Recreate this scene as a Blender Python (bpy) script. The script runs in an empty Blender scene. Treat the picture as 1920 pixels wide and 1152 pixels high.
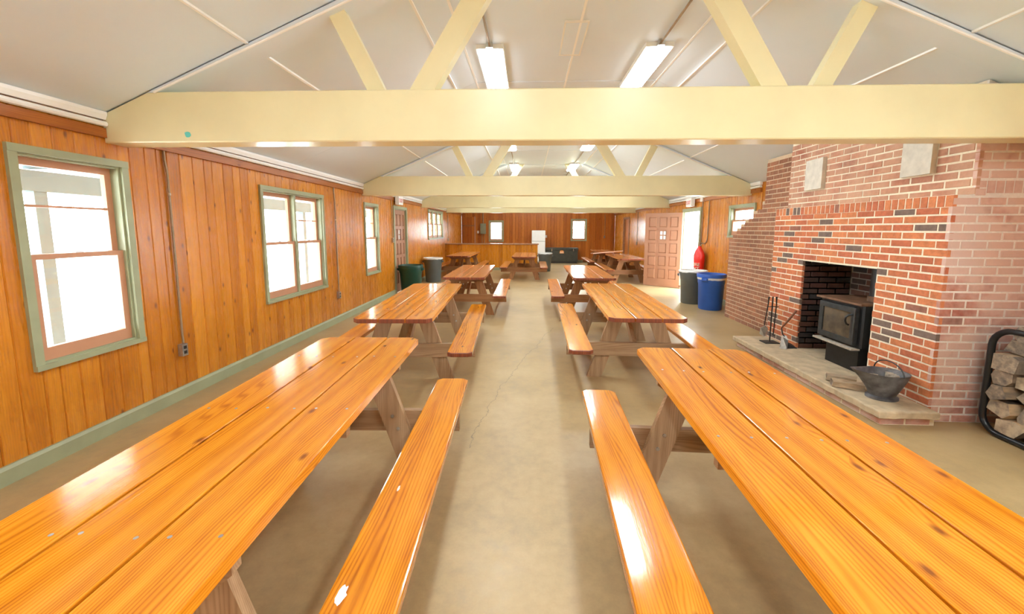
import bpy, math, random
from mathutils import Vector, Matrix
random.seed(7)
R = random.Random(11)
S = bpy.context.scene
COL = S.collection
PI = math.pi

# ------------------------------------------------------------------ camera
def setup_camera():
    pitch, yaw, roll, H = -0.11425, -0.03899, 0.00322, 1.57
    f = Vector((math.sin(yaw)*math.cos(pitch), math.cos(yaw)*math.cos(pitch), math.sin(pitch)))
    r = f.cross(Vector((0, 0, 1))).normalized(); u = r.cross(f)
    r2 = r*math.cos(roll)+u*math.sin(roll); u2 = -r*math.sin(roll)+u*math.cos(roll)
    cam = bpy.data.cameras.new('camera'); co = bpy.data.objects.new('camera', cam); COL.objects.link(co)
    m = Matrix((( r2.x, u2.x, -f.x, 0), (r2.y, u2.y, -f.y, 0), (r2.z, u2.z, -f.z, H), (0, 0, 0, 1)))
    co.matrix_world = m
    cam.sensor_fit = 'HORIZONTAL'; cam.sensor_width = 36; cam.lens = 747/1920*36
    cam.shift_y = -(576-516.25)/1920
    cam.clip_start = 0.03; cam.clip_end = 300
    S.camera = co
setup_camera()

# ------------------------------------------------------------------ world, exposure
W = bpy.data.worlds.new('overcast_sky'); S.world = W; W.use_nodes = True
bg = W.node_tree.nodes['Background']; bg.inputs[0].default_value = (0.86, 0.945, 1.0, 1); bg.inputs[1].default_value = 16.0
S.view_settings.view_transform = 'Standard'; S.view_settings.look = 'None'
S.view_settings.gamma = 1.0; S.view_settings.exposure = 0.74; S.view_settings.use_curve_mapping = False
S.cycles.max_bounces = 7; S.cycles.diffuse_bounces = 5; S.cycles.glossy_bounces = 3; S.cycles.transparent_max_bounces = 8; S.cycles.caustics_reflective = False
LAMP = 38.0          # radiance of the fluorescent lenses

# ------------------------------------------------------------------ material helpers
def lin(r, g, b):
    def c(v):
        v /= 255.0
        return v/12.92 if v <= 0.04045 else ((v+0.055)/1.055)**2.4
    return (c(r), c(g), c(b), 1)

class NT:
    def __init__(s, name):
        s.m = bpy.data.materials.new(name); s.m.use_nodes = True
        s.t = s.m.node_tree; s.t.nodes.clear()
        s.out = s.n('ShaderNodeOutputMaterial'); s.p = s.n('ShaderNodeBsdfPrincipled')
        s.l(s.p.outputs[0], s.out.inputs[0])
    def n(s, t, **k):
        x = s.t.nodes.new(t)
        for a, b in k.items(): setattr(x, a, b)
        return x
    def l(s, a, b): s.t.links.new(a, b)
    def val(s, sock, v):
        if hasattr(v, 'is_linked') or isinstance(v, bpy.types.NodeSocket): s.l(v, sock)
        else: sock.default_value = v
    def math(s, op, a, b=0.0, c=None):
        x = s.n('ShaderNodeMath', operation=op); s.val(x.inputs[0], a); s.val(x.inputs[1], b)
        if c is not None: s.val(x.inputs[2], c)
        return x.outputs[0]
    def mix(s, fac, a, b, mode='MIX'):
        x = s.n('ShaderNodeMix', data_type='RGBA', blend_type=mode); s.val(x.inputs[0], fac); s.val(x.inputs[6], a); s.val(x.inputs[7], b)
        return x.outputs[2]
    def ramp(s, fac, stops, interp='LINEAR'):
        x = s.n('ShaderNodeValToRGB'); r = x.color_ramp; r.interpolation = interp
        while len(r.elements) < len(stops): r.elements.new(0.5)
        for e, (p, c) in zip(r.elements, stops): e.position = p; e.color = c if len(c) == 4 else (*c, 1)
        s.l(fac, x.inputs[0]); return x.outputs[0]
    def noise(s, vec, scale, detail=3, rough=0.55, dist=0.0):
        x = s.n('ShaderNodeTexNoise'); s.l(vec, x.inputs['Vector']); x.inputs['Scale'].default_value = scale
        x.inputs['Detail'].default_value = detail; x.inputs['Roughness'].default_value = rough; x.inputs['Distortion'].default_value = dist
        return x.outputs[0]
    def coords(s, scale=(1, 1, 1), rand=0.0, kind='Object'):
        tc = s.n('ShaderNodeTexCoord'); mp = s.n('ShaderNodeMapping'); s.l(tc.outputs[kind], mp.inputs['Vector']); mp.inputs['Scale'].default_value = scale
        if not rand: return mp.outputs[0]
        oi = s.n('ShaderNodeObjectInfo'); ad = s.n('ShaderNodeVectorMath', operation='ADD')
        sc = s.n('ShaderNodeVectorMath', operation='SCALE'); sc.inputs[0].default_value = (1.0, 0.73, 0.41)
        s.l(s.math('MULTIPLY', oi.outputs['Random'], rand), sc.inputs['Scale'])
        s.l(mp.outputs[0], ad.inputs[0]); s.l(sc.outputs[0], ad.inputs[1]); return ad.outputs[0]
    def rnd(s): return s.n('ShaderNodeObjectInfo').outputs['Random']
    def bump(s, h, strength=0.2, dist=0.01):
        b = s.n('ShaderNodeBump'); b.inputs['Strength'].default_value = strength; b.inputs['Distance'].default_value = dist
        s.l(h, b.inputs['Height']); s.l(b.outputs[0], s.p.inputs['Normal'])
    def set(s, **k):
        for a, v in k.items(): s.val(s.p.inputs[a.replace('_', ' ')], v)
        return s.m

def plain(name, rgb, rough=0.5, metal=0.0, var=0.06, nscale=7.0, spec=0.5, bump=0.0):
    t = NT(name); v = t.coords(rand=9.0); n = t.noise(v, nscale, 4)
    a = [min(1, c*(1-var)) for c in rgb[:3]]; b = [min(1, c*(1+var)) for c in rgb[:3]]
    t.set(Base_Color=t.ramp(n, [(0.3, a), (0.7, b)]), Roughness=rough, Metallic=metal)
    t.p.inputs['Specular IOR Level'].default_value = spec
    if bump: t.bump(t.noise(v, nscale*9, 3), bump, 0.004)
    return t.m

def wood(name, axis, light, mid, dark, rough=0.3, knots=0.6, grain=1.0, freq=9.0, var=0.25, coat=0.0, bump=0.12, knotcol=(0.16, 0.035, 0.008), spec=0.5, line=560.0):
    """axis: index of the local axis along the board"""
    t = NT(name)
    sc = [1.0, 1.0, 1.0]; sc[axis] = 0.09
    v = t.coords(tuple(sc), rand=31.0)
    warp = t.noise(v, 3.2, 2, 0.5)
    fine = t.noise(v, 60.0, 3, 0.6)
    sx = t.n('ShaderNodeSeparateXYZ'); t.l(v, sx.inputs[0])
    o1, o2 = [k for k in (0, 1, 2) if k != axis]
    across = t.math('ADD', sx.outputs[o1], sx.outputs[o2])
    # knots: flat cells laid out along the board
    cb = t.n('ShaderNodeCombineXYZ'); t.l(t.math('MULTIPLY', across, 6.5), cb.inputs[0]); t.l(t.math('MULTIPLY', sx.outputs[axis], 34.0), cb.inputs[1])
    vo = t.n('ShaderNodeTexVoronoi', voronoi_dimensions='2D'); t.l(cb.outputs[0], vo.inputs['Vector']); vo.inputs['Scale'].default_value = 1.0
    sp = t.n('ShaderNodeSeparateXYZ'); t.l(vo.outputs['Color'], sp.inputs[0])
    on = t.math('LESS_THAN', sp.outputs[0], 0.6*knots)
    k = t.n('ShaderNodeMapRange'); t.l(t.math('ADD', vo.outputs['Distance'], t.math('MULTIPLY', fine, 0.05)), k.inputs[0]); k.inputs[1].default_value = 0.055; k.inputs[2].default_value = 0.13; k.inputs[3].default_value = 1.0; k.inputs[4].default_value = 0.0
    near = t.n('ShaderNodeMapRange'); t.l(vo.outputs['Distance'], near.inputs[0]); near.inputs[1].default_value = 0.0; near.inputs[2].default_value = 0.45; near.inputs[3].default_value = 1.0; near.inputs[4].default_value = 0.0
    kf = t.math('MULTIPLY', k.outputs[0], on)
    w = t.math('ADD', t.math('MULTIPLY', warp, 0.36), t.math('MULTIPLY', t.math('MULTIPLY', near.outputs[0], on), 0.02))
    ph = t.math('ADD', across, w)
    lines = t.math('MULTIPLY_ADD', t.math('SINE', t.math('MULTIPLY', ph, line)), 0.5, 0.5)
    lines = t.math('POWER', lines, 2.2)
    broad = t.math('MULTIPLY_ADD', t.math('SINE', t.math('MULTIPLY', ph, freq*9.0)), 0.5, 0.5)
    g = t.math('ADD', t.math('MULTIPLY', lines, 0.30*grain), t.math('MULTIPLY', broad, 0.22*grain))
    g = t.math('ADD', g, t.math('MULTIPLY', fine, 0.62))
    g = t.math('ADD', g, t.math('MULTIPLY', t.math('SUBTRACT', t.rnd(), 0.5), var))
    col = t.ramp(g, [(0.15, light), (0.5, mid), (0.95, dark)])
    col = t.mix(t.math('MULTIPLY', kf, 0.85), col, (*knotcol, 1))
    t.set(Base_Color=col, Roughness=t.math('MULTIPLY_ADD', fine, 0.16, rough-0.08))
    t.p.inputs['Coat Weight'].default_value = coat; t.p.inputs['Coat Roughness'].default_value = 0.12; t.p.inputs['Specular IOR Level'].default_value = spec
    if bump: t.bump(fine, bump, 0.003)
    return t.m

M = {}
M['top'] = wood('varnished_pine_top', 1, (0.77, 0.31, 0.024), (0.655, 0.218, 0.010), (0.33, 0.076, 0.004), 0.125, 0.26, 1.0, 6.0, 0.14, coat=0.25)
M['top_aged'] = wood('aged_varnish_top', 1, (0.70, 0.285, 0.085), (0.56, 0.20, 0.05), (0.33, 0.09, 0.02), 0.17, 0.4, 0.7, 6.0, 0.2)
M['end'] = wood('stained_end_grain', 2, (0.32, 0.085, 0.03), (0.22, 0.05, 0.02), (0.11, 0.025, 0.012), 0.4, 0.0, 1.0, 14.0, 0.1)
M['end_light'] = wood('varnished_plank_edge', 1, (0.80, 0.30, 0.03), (0.62, 0.19, 0.016), (0.34, 0.08, 0.010), 0.3, 0.2, 1.0, 9.0, 0.1)
M['leg'] = wood('bare_fir_leg', 2, (0.48, 0.32, 0.185), (0.375, 0.235, 0.125), (0.22, 0.12, 0.058), 0.55, 0.35, 0.9, 9.0, 0.3)
M['leg_x'] = wood('bare_fir_cross', 0, (0.46, 0.30, 0.17), (0.36, 0.22, 0.115), (0.21, 0.11, 0.052), 0.55, 0.35, 0.9, 9.0, 0.3)
M['leg_aged'] = wood('aged_fir_leg', 2, (0.40, 0.19, 0.075), (0.29, 0.125, 0.045), (0.15, 0.06, 0.022), 0.5, 0.3, 0.9, 9.0, 0.3)
M['leg_x_aged'] = wood('aged_fir_cross', 0, (0.38, 0.18, 0.07), (0.28, 0.12, 0.042), (0.15, 0.06, 0.022), 0.5, 0.3, 0.9, 9.0, 0.3)
M['board'] = wood('amber_pine_board', 2, (0.70, 0.275, 0.026), (0.545, 0.182, 0.013), (0.31, 0.085, 0.006), 0.27, 0.75, 0.5, 5.0, 0.34, knotcol=(0.15, 0.035, 0.008), line=330.0)
M['board_red'] = wood('red_pine_board', 2, (0.58, 0.19, 0.030), (0.42, 0.115, 0.016), (0.22, 0.05, 0.008), 0.3, 0.6, 0.5, 5.0, 0.4, line=330.0)
M['wtrim'] = wood('brown_wood_trim', 1, (0.50, 0.165, 0.022), (0.38, 0.11, 0.014), (0.20, 0.05, 0.008), 0.35, 0.5, 0.7, 7.0, 0.2)
M['wtrim_x'] = wood('brown_wood_cap', 0, (0.46, 0.25, 0.14), (0.34, 0.17, 0.09), (0.20, 0.09, 0.045), 0.26, 0.3, 0.7, 7.0, 0.2)
M['cream'] = plain('cream_beam_paint', (0.80, 0.73, 0.45), 0.30, var=0.04, nscale=3.0, bump=0.12)
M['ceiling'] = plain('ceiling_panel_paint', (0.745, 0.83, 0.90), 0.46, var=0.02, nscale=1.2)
M['batten'] = plain('white_batten_paint', (0.93, 0.93, 0.91), 0.4, var=0.01)
M['white'] = plain('white_trim_paint', (0.86, 0.85, 0.80), 0.4, var=0.03)
M['green'] = plain('sage_trim_paint', (0.335, 0.355, 0.215), 0.42, var=0.08, nscale=5, bump=0.05)
M['salmon'] = plain('salmon_paint', (0.54, 0.26, 0.145), 0.42, var=0.05, nscale=4)
M['doorp'] = plain('salmon_paint_darkened', (0.38, 0.18, 0.103), 0.4, var=0.05, nscale=4)  # copy of the salmon paint, colour darkened to offset strong daylight on the doors
M['conduit'] = plain('conduit_metal', (0.36, 0.27, 0.17), 0.4, 0.4, 0.15, 20)
M['galv'] = plain('galvanised_steel', (0.55, 0.55, 0.54), 0.35, 0.8, 0.2, 25)
M['outletw'] = plain('outlet_plastic', (0.75, 0.72, 0.66), 0.4)
M['dark'] = plain('dark_plastic', (0.02, 0.02, 0.02), 0.4)
M['blackmetal'] = plain('black_stove_enamel', (0.014, 0.014, 0.015), 0.38, 0.2, 0.3, 14, bump=0.05)
M['charmetal'] = plain('worn_cast_iron', (0.055, 0.06, 0.062), 0.42, 0.5, 0.3, 14, bump=0.05)
M['rust'] = plain('rusted_plate', (0.17, 0.085, 0.045), 0.6, 0.3, 0.45, 9, bump=0.1)
M['ash'] = plain('ash_coated_steel', (0.42, 0.37, 0.30), 0.7, 0.1, 0.25, 30)
M['tube'] = plain('black_tube_paint', (0.012, 0.014, 0.016), 0.28, 0.2)
M['scuttle'] = plain('sooty_tin', (0.15, 0.15, 0.16), 0.5, 0.5, 0.5, 12, bump=0.1)
M['slab'] = plain('hearth_stone', (0.50, 0.39, 0.255), 0.7, 0, 0.22, 9, bump=0.3)
M['plate'] = plain('cream_cover_plate', (0.62, 0.57, 0.48), 0.5, 0, 0.12, 12)
M['bin_green'] = plain('dark_green_plastic', (0.006, 0.055, 0.035), 0.38)
M['bin_grey'] = plain('grey_plastic', (0.115, 0.125, 0.118), 0.42)
M['bin_blue'] = plain('blue_plastic', (0.028, 0.12, 0.52), 0.36)
M['liner'] = plain('white_bin_liner', (0.75, 0.76, 0.75), 0.35, bump=0.2, nscale=25)
M['fridge'] = plain('white_enamel', (0.86, 0.86, 0.84), 0.3, var=0.02)
M['fgrey'] = plain('grey_gasket', (0.35, 0.36, 0.36), 0.5)
M['chest'] = plain('dark_steel_chest', (0.055, 0.055, 0.045), 0.4, 0.1, 0.15)
M['chrome'] = plain('chrome', (0.75, 0.75, 0.74), 0.2, 0.9, 0.05)
M['orange'] = plain('orange_decal', (0.75, 0.28, 0.05), 0.5)
M['red'] = plain('red_vinyl', (0.72, 0.02, 0.014), 0.35, 0, 0.1)
M['text'] = plain('pale_lettering', (0.88, 0.70, 0.55), 0.5)
M['exit'] = plain('exit_sign_white', (0.86, 0.86, 0.84), 0.4)
M['exitred'] = plain('exit_letter_red', (0.72, 0.10, 0.09), 0.5)
M['panelbox'] = plain('grey_green_enamel', (0.27, 0.30, 0.22), 0.35, 0.2)
M['bark'] = plain('firewood_bark', (0.20, 0.16, 0.125), 0.85, 0, 0.5, 16, bump=0.5)
M['porch'] = plain('porch_paint', (0.105, 0.135, 0.14), 0.6)
M['porchw'] = plain('porch_ceiling_paint', (0.84, 0.86, 0.86), 0.6)
M['teal'] = plain('teal_sticker', (0.12, 0.62, 0.60), 0.4)
M['paintw'] = plain('bare_white_paint', (0.90, 0.90, 0.86), 0.4)
M['ember'] = plain('brown_handle_grip', (0.16, 0.055, 0.022), 0.5)

def split_wood():
    t = NT('split_log_face'); v = t.coords((1, 0.25, 1), rand=20); n = t.noise(v, 14, 4, 0.6); n2 = t.noise(v, 60, 3)
    g = t.math('ADD', t.math('MULTIPLY', n, 0.7), t.math('MULTIPLY', n2, 0.3))
    g = t.math('ADD', g, t.math('MULTIPLY', t.math('SUBTRACT', t.rnd(), 0.5), 0.3))
    t.set(Base_Color=t.ramp(g, [(0.28, (0.62, 0.45, 0.27)), (0.5, (0.40, 0.29, 0.18)), (0.72, (0.20, 0.16, 0.125))]), Roughness=0.8)
    t.bump(g, 0.4, 0.01); return t.m
M['split'] = split_wood()
def log_end():
    t = NT('log_end_grain'); v = t.coords(rand=20); n = t.noise(v, 22, 4, 0.6)
    g = t.math('ADD', n, t.math('MULTIPLY', t.math('SUBTRACT', t.rnd(), 0.5), 0.35))
    t.set(Base_Color=t.ramp(g, [(0.25, (0.46, 0.35, 0.23)), (0.5, (0.25, 0.19, 0.135)), (0.75, (0.10, 0.08, 0.065))]), Roughness=0.85)
    t.bump(n, 0.4, 0.006); return t.m
M['logend'] = log_end()

def concrete():
    t = NT('sealed_concrete'); v = t.coords()
    n = t.noise(v, 1.1, 5, 0.62); n2 = t.noise(v, 14, 5, 0.65); n3 = t.noise(v, 90, 2)
    g = t.math('ADD', t.math('MULTIPLY', n, 0.62), t.math('ADD', t.math('MULTIPLY', n2, 0.30), t.math('MULTIPLY', n3, 0.08)))
    col = t.ramp(g, [(0.30, (0.275, 0.196, 0.10)), (0.50, (0.41, 0.288, 0.138)), (0.70, (0.495, 0.365, 0.197))])
    sx = t.n('ShaderNodeSeparateXYZ'); t.l(v, sx.inputs[0]); x, y = sx.outputs[0], sx.outputs[1]
    yy = t.math('SUBTRACT', y, 2.7)
    path = t.math('MULTIPLY_ADD', t.math('POWER', t.math('MAXIMUM', yy, 0.0), 1.35), 0.15, -0.42)
    wob = t.math('MULTIPLY', t.math('SUBTRACT', t.noise(v, 3.0, 4, 0.7), 0.5), 0.22)
    d = t.math('ABSOLUTE', t.math('SUBTRACT', x, t.math('ADD', path, wob)))
    rng = t.math('MULTIPLY', t.math('GREATER_THAN', y, 2.7), t.math('LESS_THAN', y, 6.3))
    ck = t.math('MULTIPLY', t.math('LESS_THAN', d, 0.0035), rng)
    col = t.mix(t.math('MULTIPLY', ck, 0.55), col, (0.13, 0.10, 0.07, 1))
    t.set(Base_Color=col, Roughness=t.math('MULTIPLY_ADD', n2, 0.30, 0.24))
    t.bump(g, 0.08, 0.01); return t.m
M['concrete'] = concrete()

def mortar(name, c):
    t = NT(name); v = t.coords(); n = t.noise(v, 40, 4, 0.7); n1 = t.noise(v, 2.5, 3)
    g = t.math('ADD', t.math('MULTIPLY', n, 0.5), t.math('MULTIPLY', n1, 0.5))
    t.set(Base_Color=t.ramp(g, [(0.35, tuple(x*0.78 for x in c)), (0.65, c)]), Roughness=0.9); t.bump(n, 0.5, 0.006); return t.m
M['mortar'] = mortar('cream_mortar', (0.90, 0.80, 0.62))
M['mortar_tan'] = mortar('tan_mortar', (0.72, 0.55, 0.37))
M['mortar_pale'] = mortar('pale_mortar', (0.86, 0.79, 0.72))
M['mortar_soot'] = mortar('sooty_mortar', (0.27, 0.23, 0.20))

def brickmat(name, stops, attr, pale_tint=None):
    t = NT(name); v = t.coords(rand=(0 if attr else 13.0)); n = t.noise(v, 26, 4, 0.65); n2 = t.noise(v, 5, 2)
    if attr:
        a = t.n('ShaderNodeAttribute'); a.attribute_name = 'tone'; f = a.outputs['Fac']
    else: f = t.rnd()
    col = t.ramp(f, stops, 'CONSTANT')
    g = t.math('ADD', t.math('MULTIPLY', n, 0.6), t.math('MULTIPLY', n2, 0.4))
    sh = t.ramp(g, [(0.3, (0.66, 0.66, 0.66)), (0.7, (1.22, 1.22, 1.22))])
    col = t.mix(1.0, col, sh, 'MULTIPLY')
    if pale_tint:       # paler tint mixed over the brick colour in noise patches
        tc = t.n('ShaderNodeNewGeometry'); hn = t.noise(tc.outputs['Position'], 2.3, 4, 0.6)
        hf = t.ramp(hn, [(0.34, (0, 0, 0)), (0.56, (pale_tint[0],)*3)])
        col = t.mix(hf, col, pale_tint[1])
    t.set(Base_Color=col, Roughness=0.85); t.bump(n, 0.5, 0.006); return t.m
RED = [(0.0, (0.56, 0.175, 0.075)), (0.22, (0.61, 0.205, 0.082)), (0.42, (0.52, 0.15, 0.07)), (0.6, (0.64, 0.225, 0.092)), (0.76, (0.50, 0.15, 0.075)), (0.87, (0.31, 0.125, 0.08)), (0.91, (0.185, 0.125, 0.10))]
BRN = [(0.0, (0.38, 0.165, 0.09)), (0.3, (0.34, 0.15, 0.085)), (0.55, (0.42, 0.18, 0.098)), (0.8, (0.30, 0.135, 0.08))]
PNK = [(0.0, (0.44, 0.155, 0.105)), (0.25, (0.50, 0.19, 0.13)), (0.5, (0.40, 0.13, 0.09)), (0.75, (0.47, 0.21, 0.155)), (0.93, (0.29, 0.12, 0.09))]
UPR = [(0.0, (0.43, 0.165, 0.10)), (0.3, (0.48, 0.20, 0.12)), (0.6, (0.39, 0.145, 0.09)), (0.85, (0.35, 0.145, 0.095))]
SOT = [(0.0, (0.085, 0.034, 0.024)), (0.35, (0.030, 0.022, 0.020)), (0.6, (0.105, 0.042, 0.026)), (0.85, (0.05, 0.028, 0.022))]
BR = {}
for k, s_, h in (('face', RED, None), ('wing', BRN, None), ('side', PNK, (0.82, (0.72, 0.52, 0.44, 1))), ('upper', UPR, (0.65, (0.62, 0.38, 0.25, 1))), ('soot', SOT, None)):
    BR[k] = (brickmat('brick_'+k, s_, False, h), brickmat('brick_'+k+'_joined', s_, True, h))

def glass():
    t = NT('window_glass'); tr = t.n('ShaderNodeBsdfTransparent'); gl = t.n('ShaderNodeBsdfGlossy'); gl.inputs['Roughness'].default_value = 0.03
    lw = t.n('ShaderNodeLayerWeight'); fr = t.math('MULTIPLY_ADD', t.math('POWER', lw.outputs['Facing'], 5.0), 0.7, 0.04); mx = t.n('ShaderNodeMixShader'); tr.inputs[0].default_value = (0.95, 0.98, 0.97, 1)
    t.l(fr, mx.inputs[0]); t.l(tr.outputs[0], mx.inputs[1]); t.l(gl.outputs[0], mx.inputs[2]); t.l(mx.outputs[0], t.out.inputs[0]); return t.m
M['glass'] = glass()
def stoveglass():
    t = NT('sooty_stove_glass'); v = t.coords(); n = t.noise(v, 6, 3)
    t.set(Base_Color=t.ramp(n, [(0.35, (0.045, 0.034, 0.024)), (0.65, (0.13, 0.095, 0.06))]), Roughness=0.16); return t.m
M['sglass'] = stoveglass()
def lamp(name, k):
    t = NT(name); t.set(Base_Color=(0.9, 0.9, 0.9, 1), Roughness=0.4)
    t.p.inputs['Emission Color'].default_value = (0.85, 0.95, 1.0, 1); t.p.inputs['Emission Strength'].default_value = LAMP*k; return t.m
M['lens'] = lamp('fluorescent_lens', 1.0)
M['lens_rim'] = lamp('fluorescent_lens_rim', 0.22)

# ------------------------------------------------------------------ mesh helpers
class MB:
    def __init__(s): s.v = []; s.f = []; s.mi = []; s.tone = []
    def add(s, vs, fs, mi=0, tone=0.0):
        b = len(s.v); s.v += [tuple(p) for p in vs]
        for f in fs: s.f.append(tuple(b+i for i in f)); s.mi.append(mi); s.tone.append(tone)
    def box(s, x0, x1, y0, y1, z0, z1, mi=0, tone=0.0, T=None):
        p = [(x, y, z) for z in (z0, z1) for y in (y0, y1) for x in (x0, x1)]
        if T: p = [T(*q) for q in p]
        s.add(p, [(0, 2, 3, 1), (4, 5, 7, 6), (0, 1, 5, 4), (2, 6, 7, 3), (0, 4, 6, 2), (1, 3, 7, 5)], mi, tone); return s
    def rings(s, rs, mi=0, cap=(True, True), closed=True, capmi=None):
        """loft between rings of equal count"""
        n = len(rs[0]); b = len(s.v)
        for r in rs: s.v += [tuple(p) for p in r]
        for k in range(len(rs)-1):
            for i in range(n if closed else n-1):
                j = (i+1) % n
                s.f.append((b+k*n+i, b+k*n+j, b+(k+1)*n+j, b+(k+1)*n+i)); s.mi.append(mi); s.tone.append(0)
        cm = mi if capmi is None else capmi
        if cap[0]: s.f.append(tuple(b+i for i in reversed(range(n)))); s.mi.append(cm); s.tone.append(0)
        if cap[1]: s.f.append(tuple(b+(len(rs)-1)*n+i for i in range(n))); s.mi.append(cm); s.tone.append(0)
        return s
    def lathe(s, prof, n=24, c=(0, 0), mi=0, cap=(True, True)):
        return s.rings([[(c[0]+r*math.cos(2*PI*i/n), c[1]+r*math.sin(2*PI*i/n), z) for i in range(n)] for r, z in prof], mi, cap)
    def tube(s, path, r, n=8, mi=0):
        P = [Vector(p) for p in path]; rs = []
        for i, p in enumerate(P):
            d = (P[min(i+1, len(P)-1)]-P[max(i-1, 0)]).normalized()
            a = d.orthogonal().normalized() if i == 0 else (rs_a - d*rs_a.dot(d)).normalized()
            rs_a = a; b = d.cross(a); rr = r[i] if isinstance(r, (list, tuple)) else r
            rs.append([tuple(p+(a*math.cos(2*PI*k/n)+b*math.sin(2*PI*k/n))*rr) for k in range(n)])
        return s.rings(rs, mi)
    def slab(s, poly, z0, z1, ch=0.0, mi=0, sidemi=None):
        """horizontal plank from an outline (ccw) with a small rounded top edge"""
        cx = sum(p[0] for p in poly)/len(poly); cy = sum(p[1] for p in poly)/len(poly)
        def inset(d):
            o = []
            for i, p in enumerate(poly):
                a = Vector(poly[i-1]); b = Vector(p); c = Vector(poly[(i+1) % len(poly)])
                e1 = (b-a).normalized(); e2 = (c-b).normalized()
                n1 = Vector((-e1.y, e1.x)); n2 = Vector((-e2.y, e2.x)); m = (n1+n2); m /= max(0.3, m.dot(n1))
                o.append((b.x+m.x*d, b.y+m.y*d))
            return o
        rs = [[(x, y, z0) for x, y in (inset(ch*0.5) if ch else poly)]]
        if ch: rs.append([(x, y, z0+ch*0.5) for x, y in poly])
        rs.append([(x, y, z1-ch) for x, y in poly])
        if ch:
            rs.append([(x, y, z1-ch*0.3) for x, y in inset(ch*0.3)]); rs.append([(x, y, z1) for x, y in inset(ch)])
        b = len(s.f); s.rings(rs, mi)
        if sidemi is not None:
            n = len(poly)
            for k in range(len(rs)-1):
                for i in range(n):
                    p, q = poly[i], poly[(i+1) % n]
                    if abs(q[1]-p[1]) < abs(q[0]-p[0])*3: s.mi[b+k*n+i] = sidemi
        return s
    def build(s, name, mats, parent=None, smooth=False, loc=None):
        me = bpy.data.meshes.new(name); me.from_pydata(s.v, [], s.f)
        if not isinstance(mats, (list, tuple)): mats = [mats]
        for m in mats: me.materials.append(M[m] if isinstance(m, str) else m)
        if any(s.mi): me.polygons.foreach_set('material_index', s.mi)
        if any(s.tone):
            at = me.attributes.new('tone', 'FLOAT', 'FACE'); at.data.foreach_set('value', s.tone)
        if smooth:
            me.polygons.foreach_set('use_smooth', [True]*len(s.f))
            try: me.set_sharp_from_angle(angle=math.radians(40))
            except Exception: pass
        me.update()
        o = bpy.data.objects.new(name, me); COL.objects.link(o)
        if parent: o.parent = parent
        if loc: o.location = loc
        return o

def empty(name, loc=(0, 0, 0), rz=0.0):
    o = bpy.data.objects.new(name, None); COL.objects.link(o); o.location = loc; o.rotation_euler = (0, 0, rz); o.empty_display_size = 0.1; return o
def tag(o, label=None, cat=None, group=None, kind=None):
    if label: o['label'] = label
    if cat: o['category'] = cat
    if group: o['group'] = group
    if kind: o['kind'] = kind
    return o
def box(name, mat, parent, *d): return MB().box(*d).build(name, mat, parent)
def copy_tree(o, parent=None):
    c = o.copy(); COL.objects.link(c); c.parent = parent
    for ch in list(o.children): copy_tree(ch, c)
    return c

# ------------------------------------------------------------------ room constants
XL, XR, YB, YF = -3.2, 4.15, 19.3, -3.2
ZE, SLOPE, ZC = 2.42, 0.42, 3.478
XA, XB = XL+(ZC-ZE)/SLOPE, XR-(ZC-ZE)/SLOPE
def ceil_z(x): return min(ZC, ZE+SLOPE*(x-XL), ZE+SLOPE*(XR-x))

# floor
fl = MB().box(XL-0.2, XR+0.2, YF-0.2, YB+0.2, -0.12, 0.0).build('floor', 'concrete'); tag(fl, 'tan sealed concrete floor slab with a fine crack', kind='structure')
gr = MB().box(-60, XL-0.2, -40, 60, -0.4, -0.12).box(XR+0.2, 60, -40, 60, -0.4, -0.12).box(XL-0.2, XR+0.2, YB+0.2, 60, -0.4, -0.12).box(XL-0.2, XR+0.2, -40, YF-0.2, -0.4, -0.12)
M['ground'] = plain('pale_gravel_ground', (0.70, 0.70, 0.68), 0.9, 0, 0.2, 3)
tag(gr.build('ground', 'ground'), 'pale gravel ground outside the hall', kind='structure')

# ------------------------------------------------------------------ walls with boards
def make_wall(name, T, u0, u1, ztop, openings, thick=0.15, boards=None, mat='board', label=None, wr=(0.085, 0.15)):
    """T(u, d, z) -> world; d>0 points into the room; ztop(u) height"""
    def solids(a, b, zt):
        m = (a+b)/2; iv = [(0.0, zt)]
        for (o0, o1, z0, z1) in openings:
            if o0-1e-6 <= m <= o1+1e-6:
                n = []
                for p, q in iv:
                    if z0 > p: n.append((p, min(q, z0)))
                    if z1 < q: n.append((max(p, z1), q))
                iv = n
        return [(p, q) for p, q in iv if q-p > 0.02]
    cuts = sorted({u0, u1, *[e for o in openings for e in o[:2] if u0 < e < u1]})
    mb = MB()
    for a, b in zip(cuts, cuts[1:]):
        for p, q in solids(a, b, max(ztop(a), ztop(b), ztop((a+b)/2))+0.05):
            mb.box(a, b, -thick, -0.014, p, q, T=T)
    w = mb.build(name, 'board_red' if mat == 'board_red' else 'board'); tag(w, label, kind='structure')
    rr = random.Random(len(name)*7+int(u1*10))
    spans = boards if isinstance(boards, list) else [boards]
    bc = []
    for b0, b1 in spans:
        cs = sorted({b0, b1, *[e for o in openings for e in o[:2] if b0 < e < b1]}); bc += list(zip(cs, cs[1:]))
    for a, b in bc:
        u = a
        while u < b-1e-4:
            wd = rr.uniform(*wr); e = u+wd
            if b-e < wr[0]*0.7: e = b
            for p, q in solids(u, e, min(ztop(u), ztop(e))):
                g = 0.006; m = MB(); cz = (p+q)/2; cu = (u+e)/2
                pr = [(u+0.0006, -0.016), (u+0.0006, -0.007), (u+g, 0.0), (e-g, 0.0), (e-0.0006, -0.007), (e-0.0006, -0.016)]
                o0 = Vector(T(cu, 0, cz))
                m.rings([[Vector(T(x, d, z))-o0 for x, d in pr] for z in (p, q)])
                m.build('board', mat, w, loc=o0)
            u = e
    return w

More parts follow.
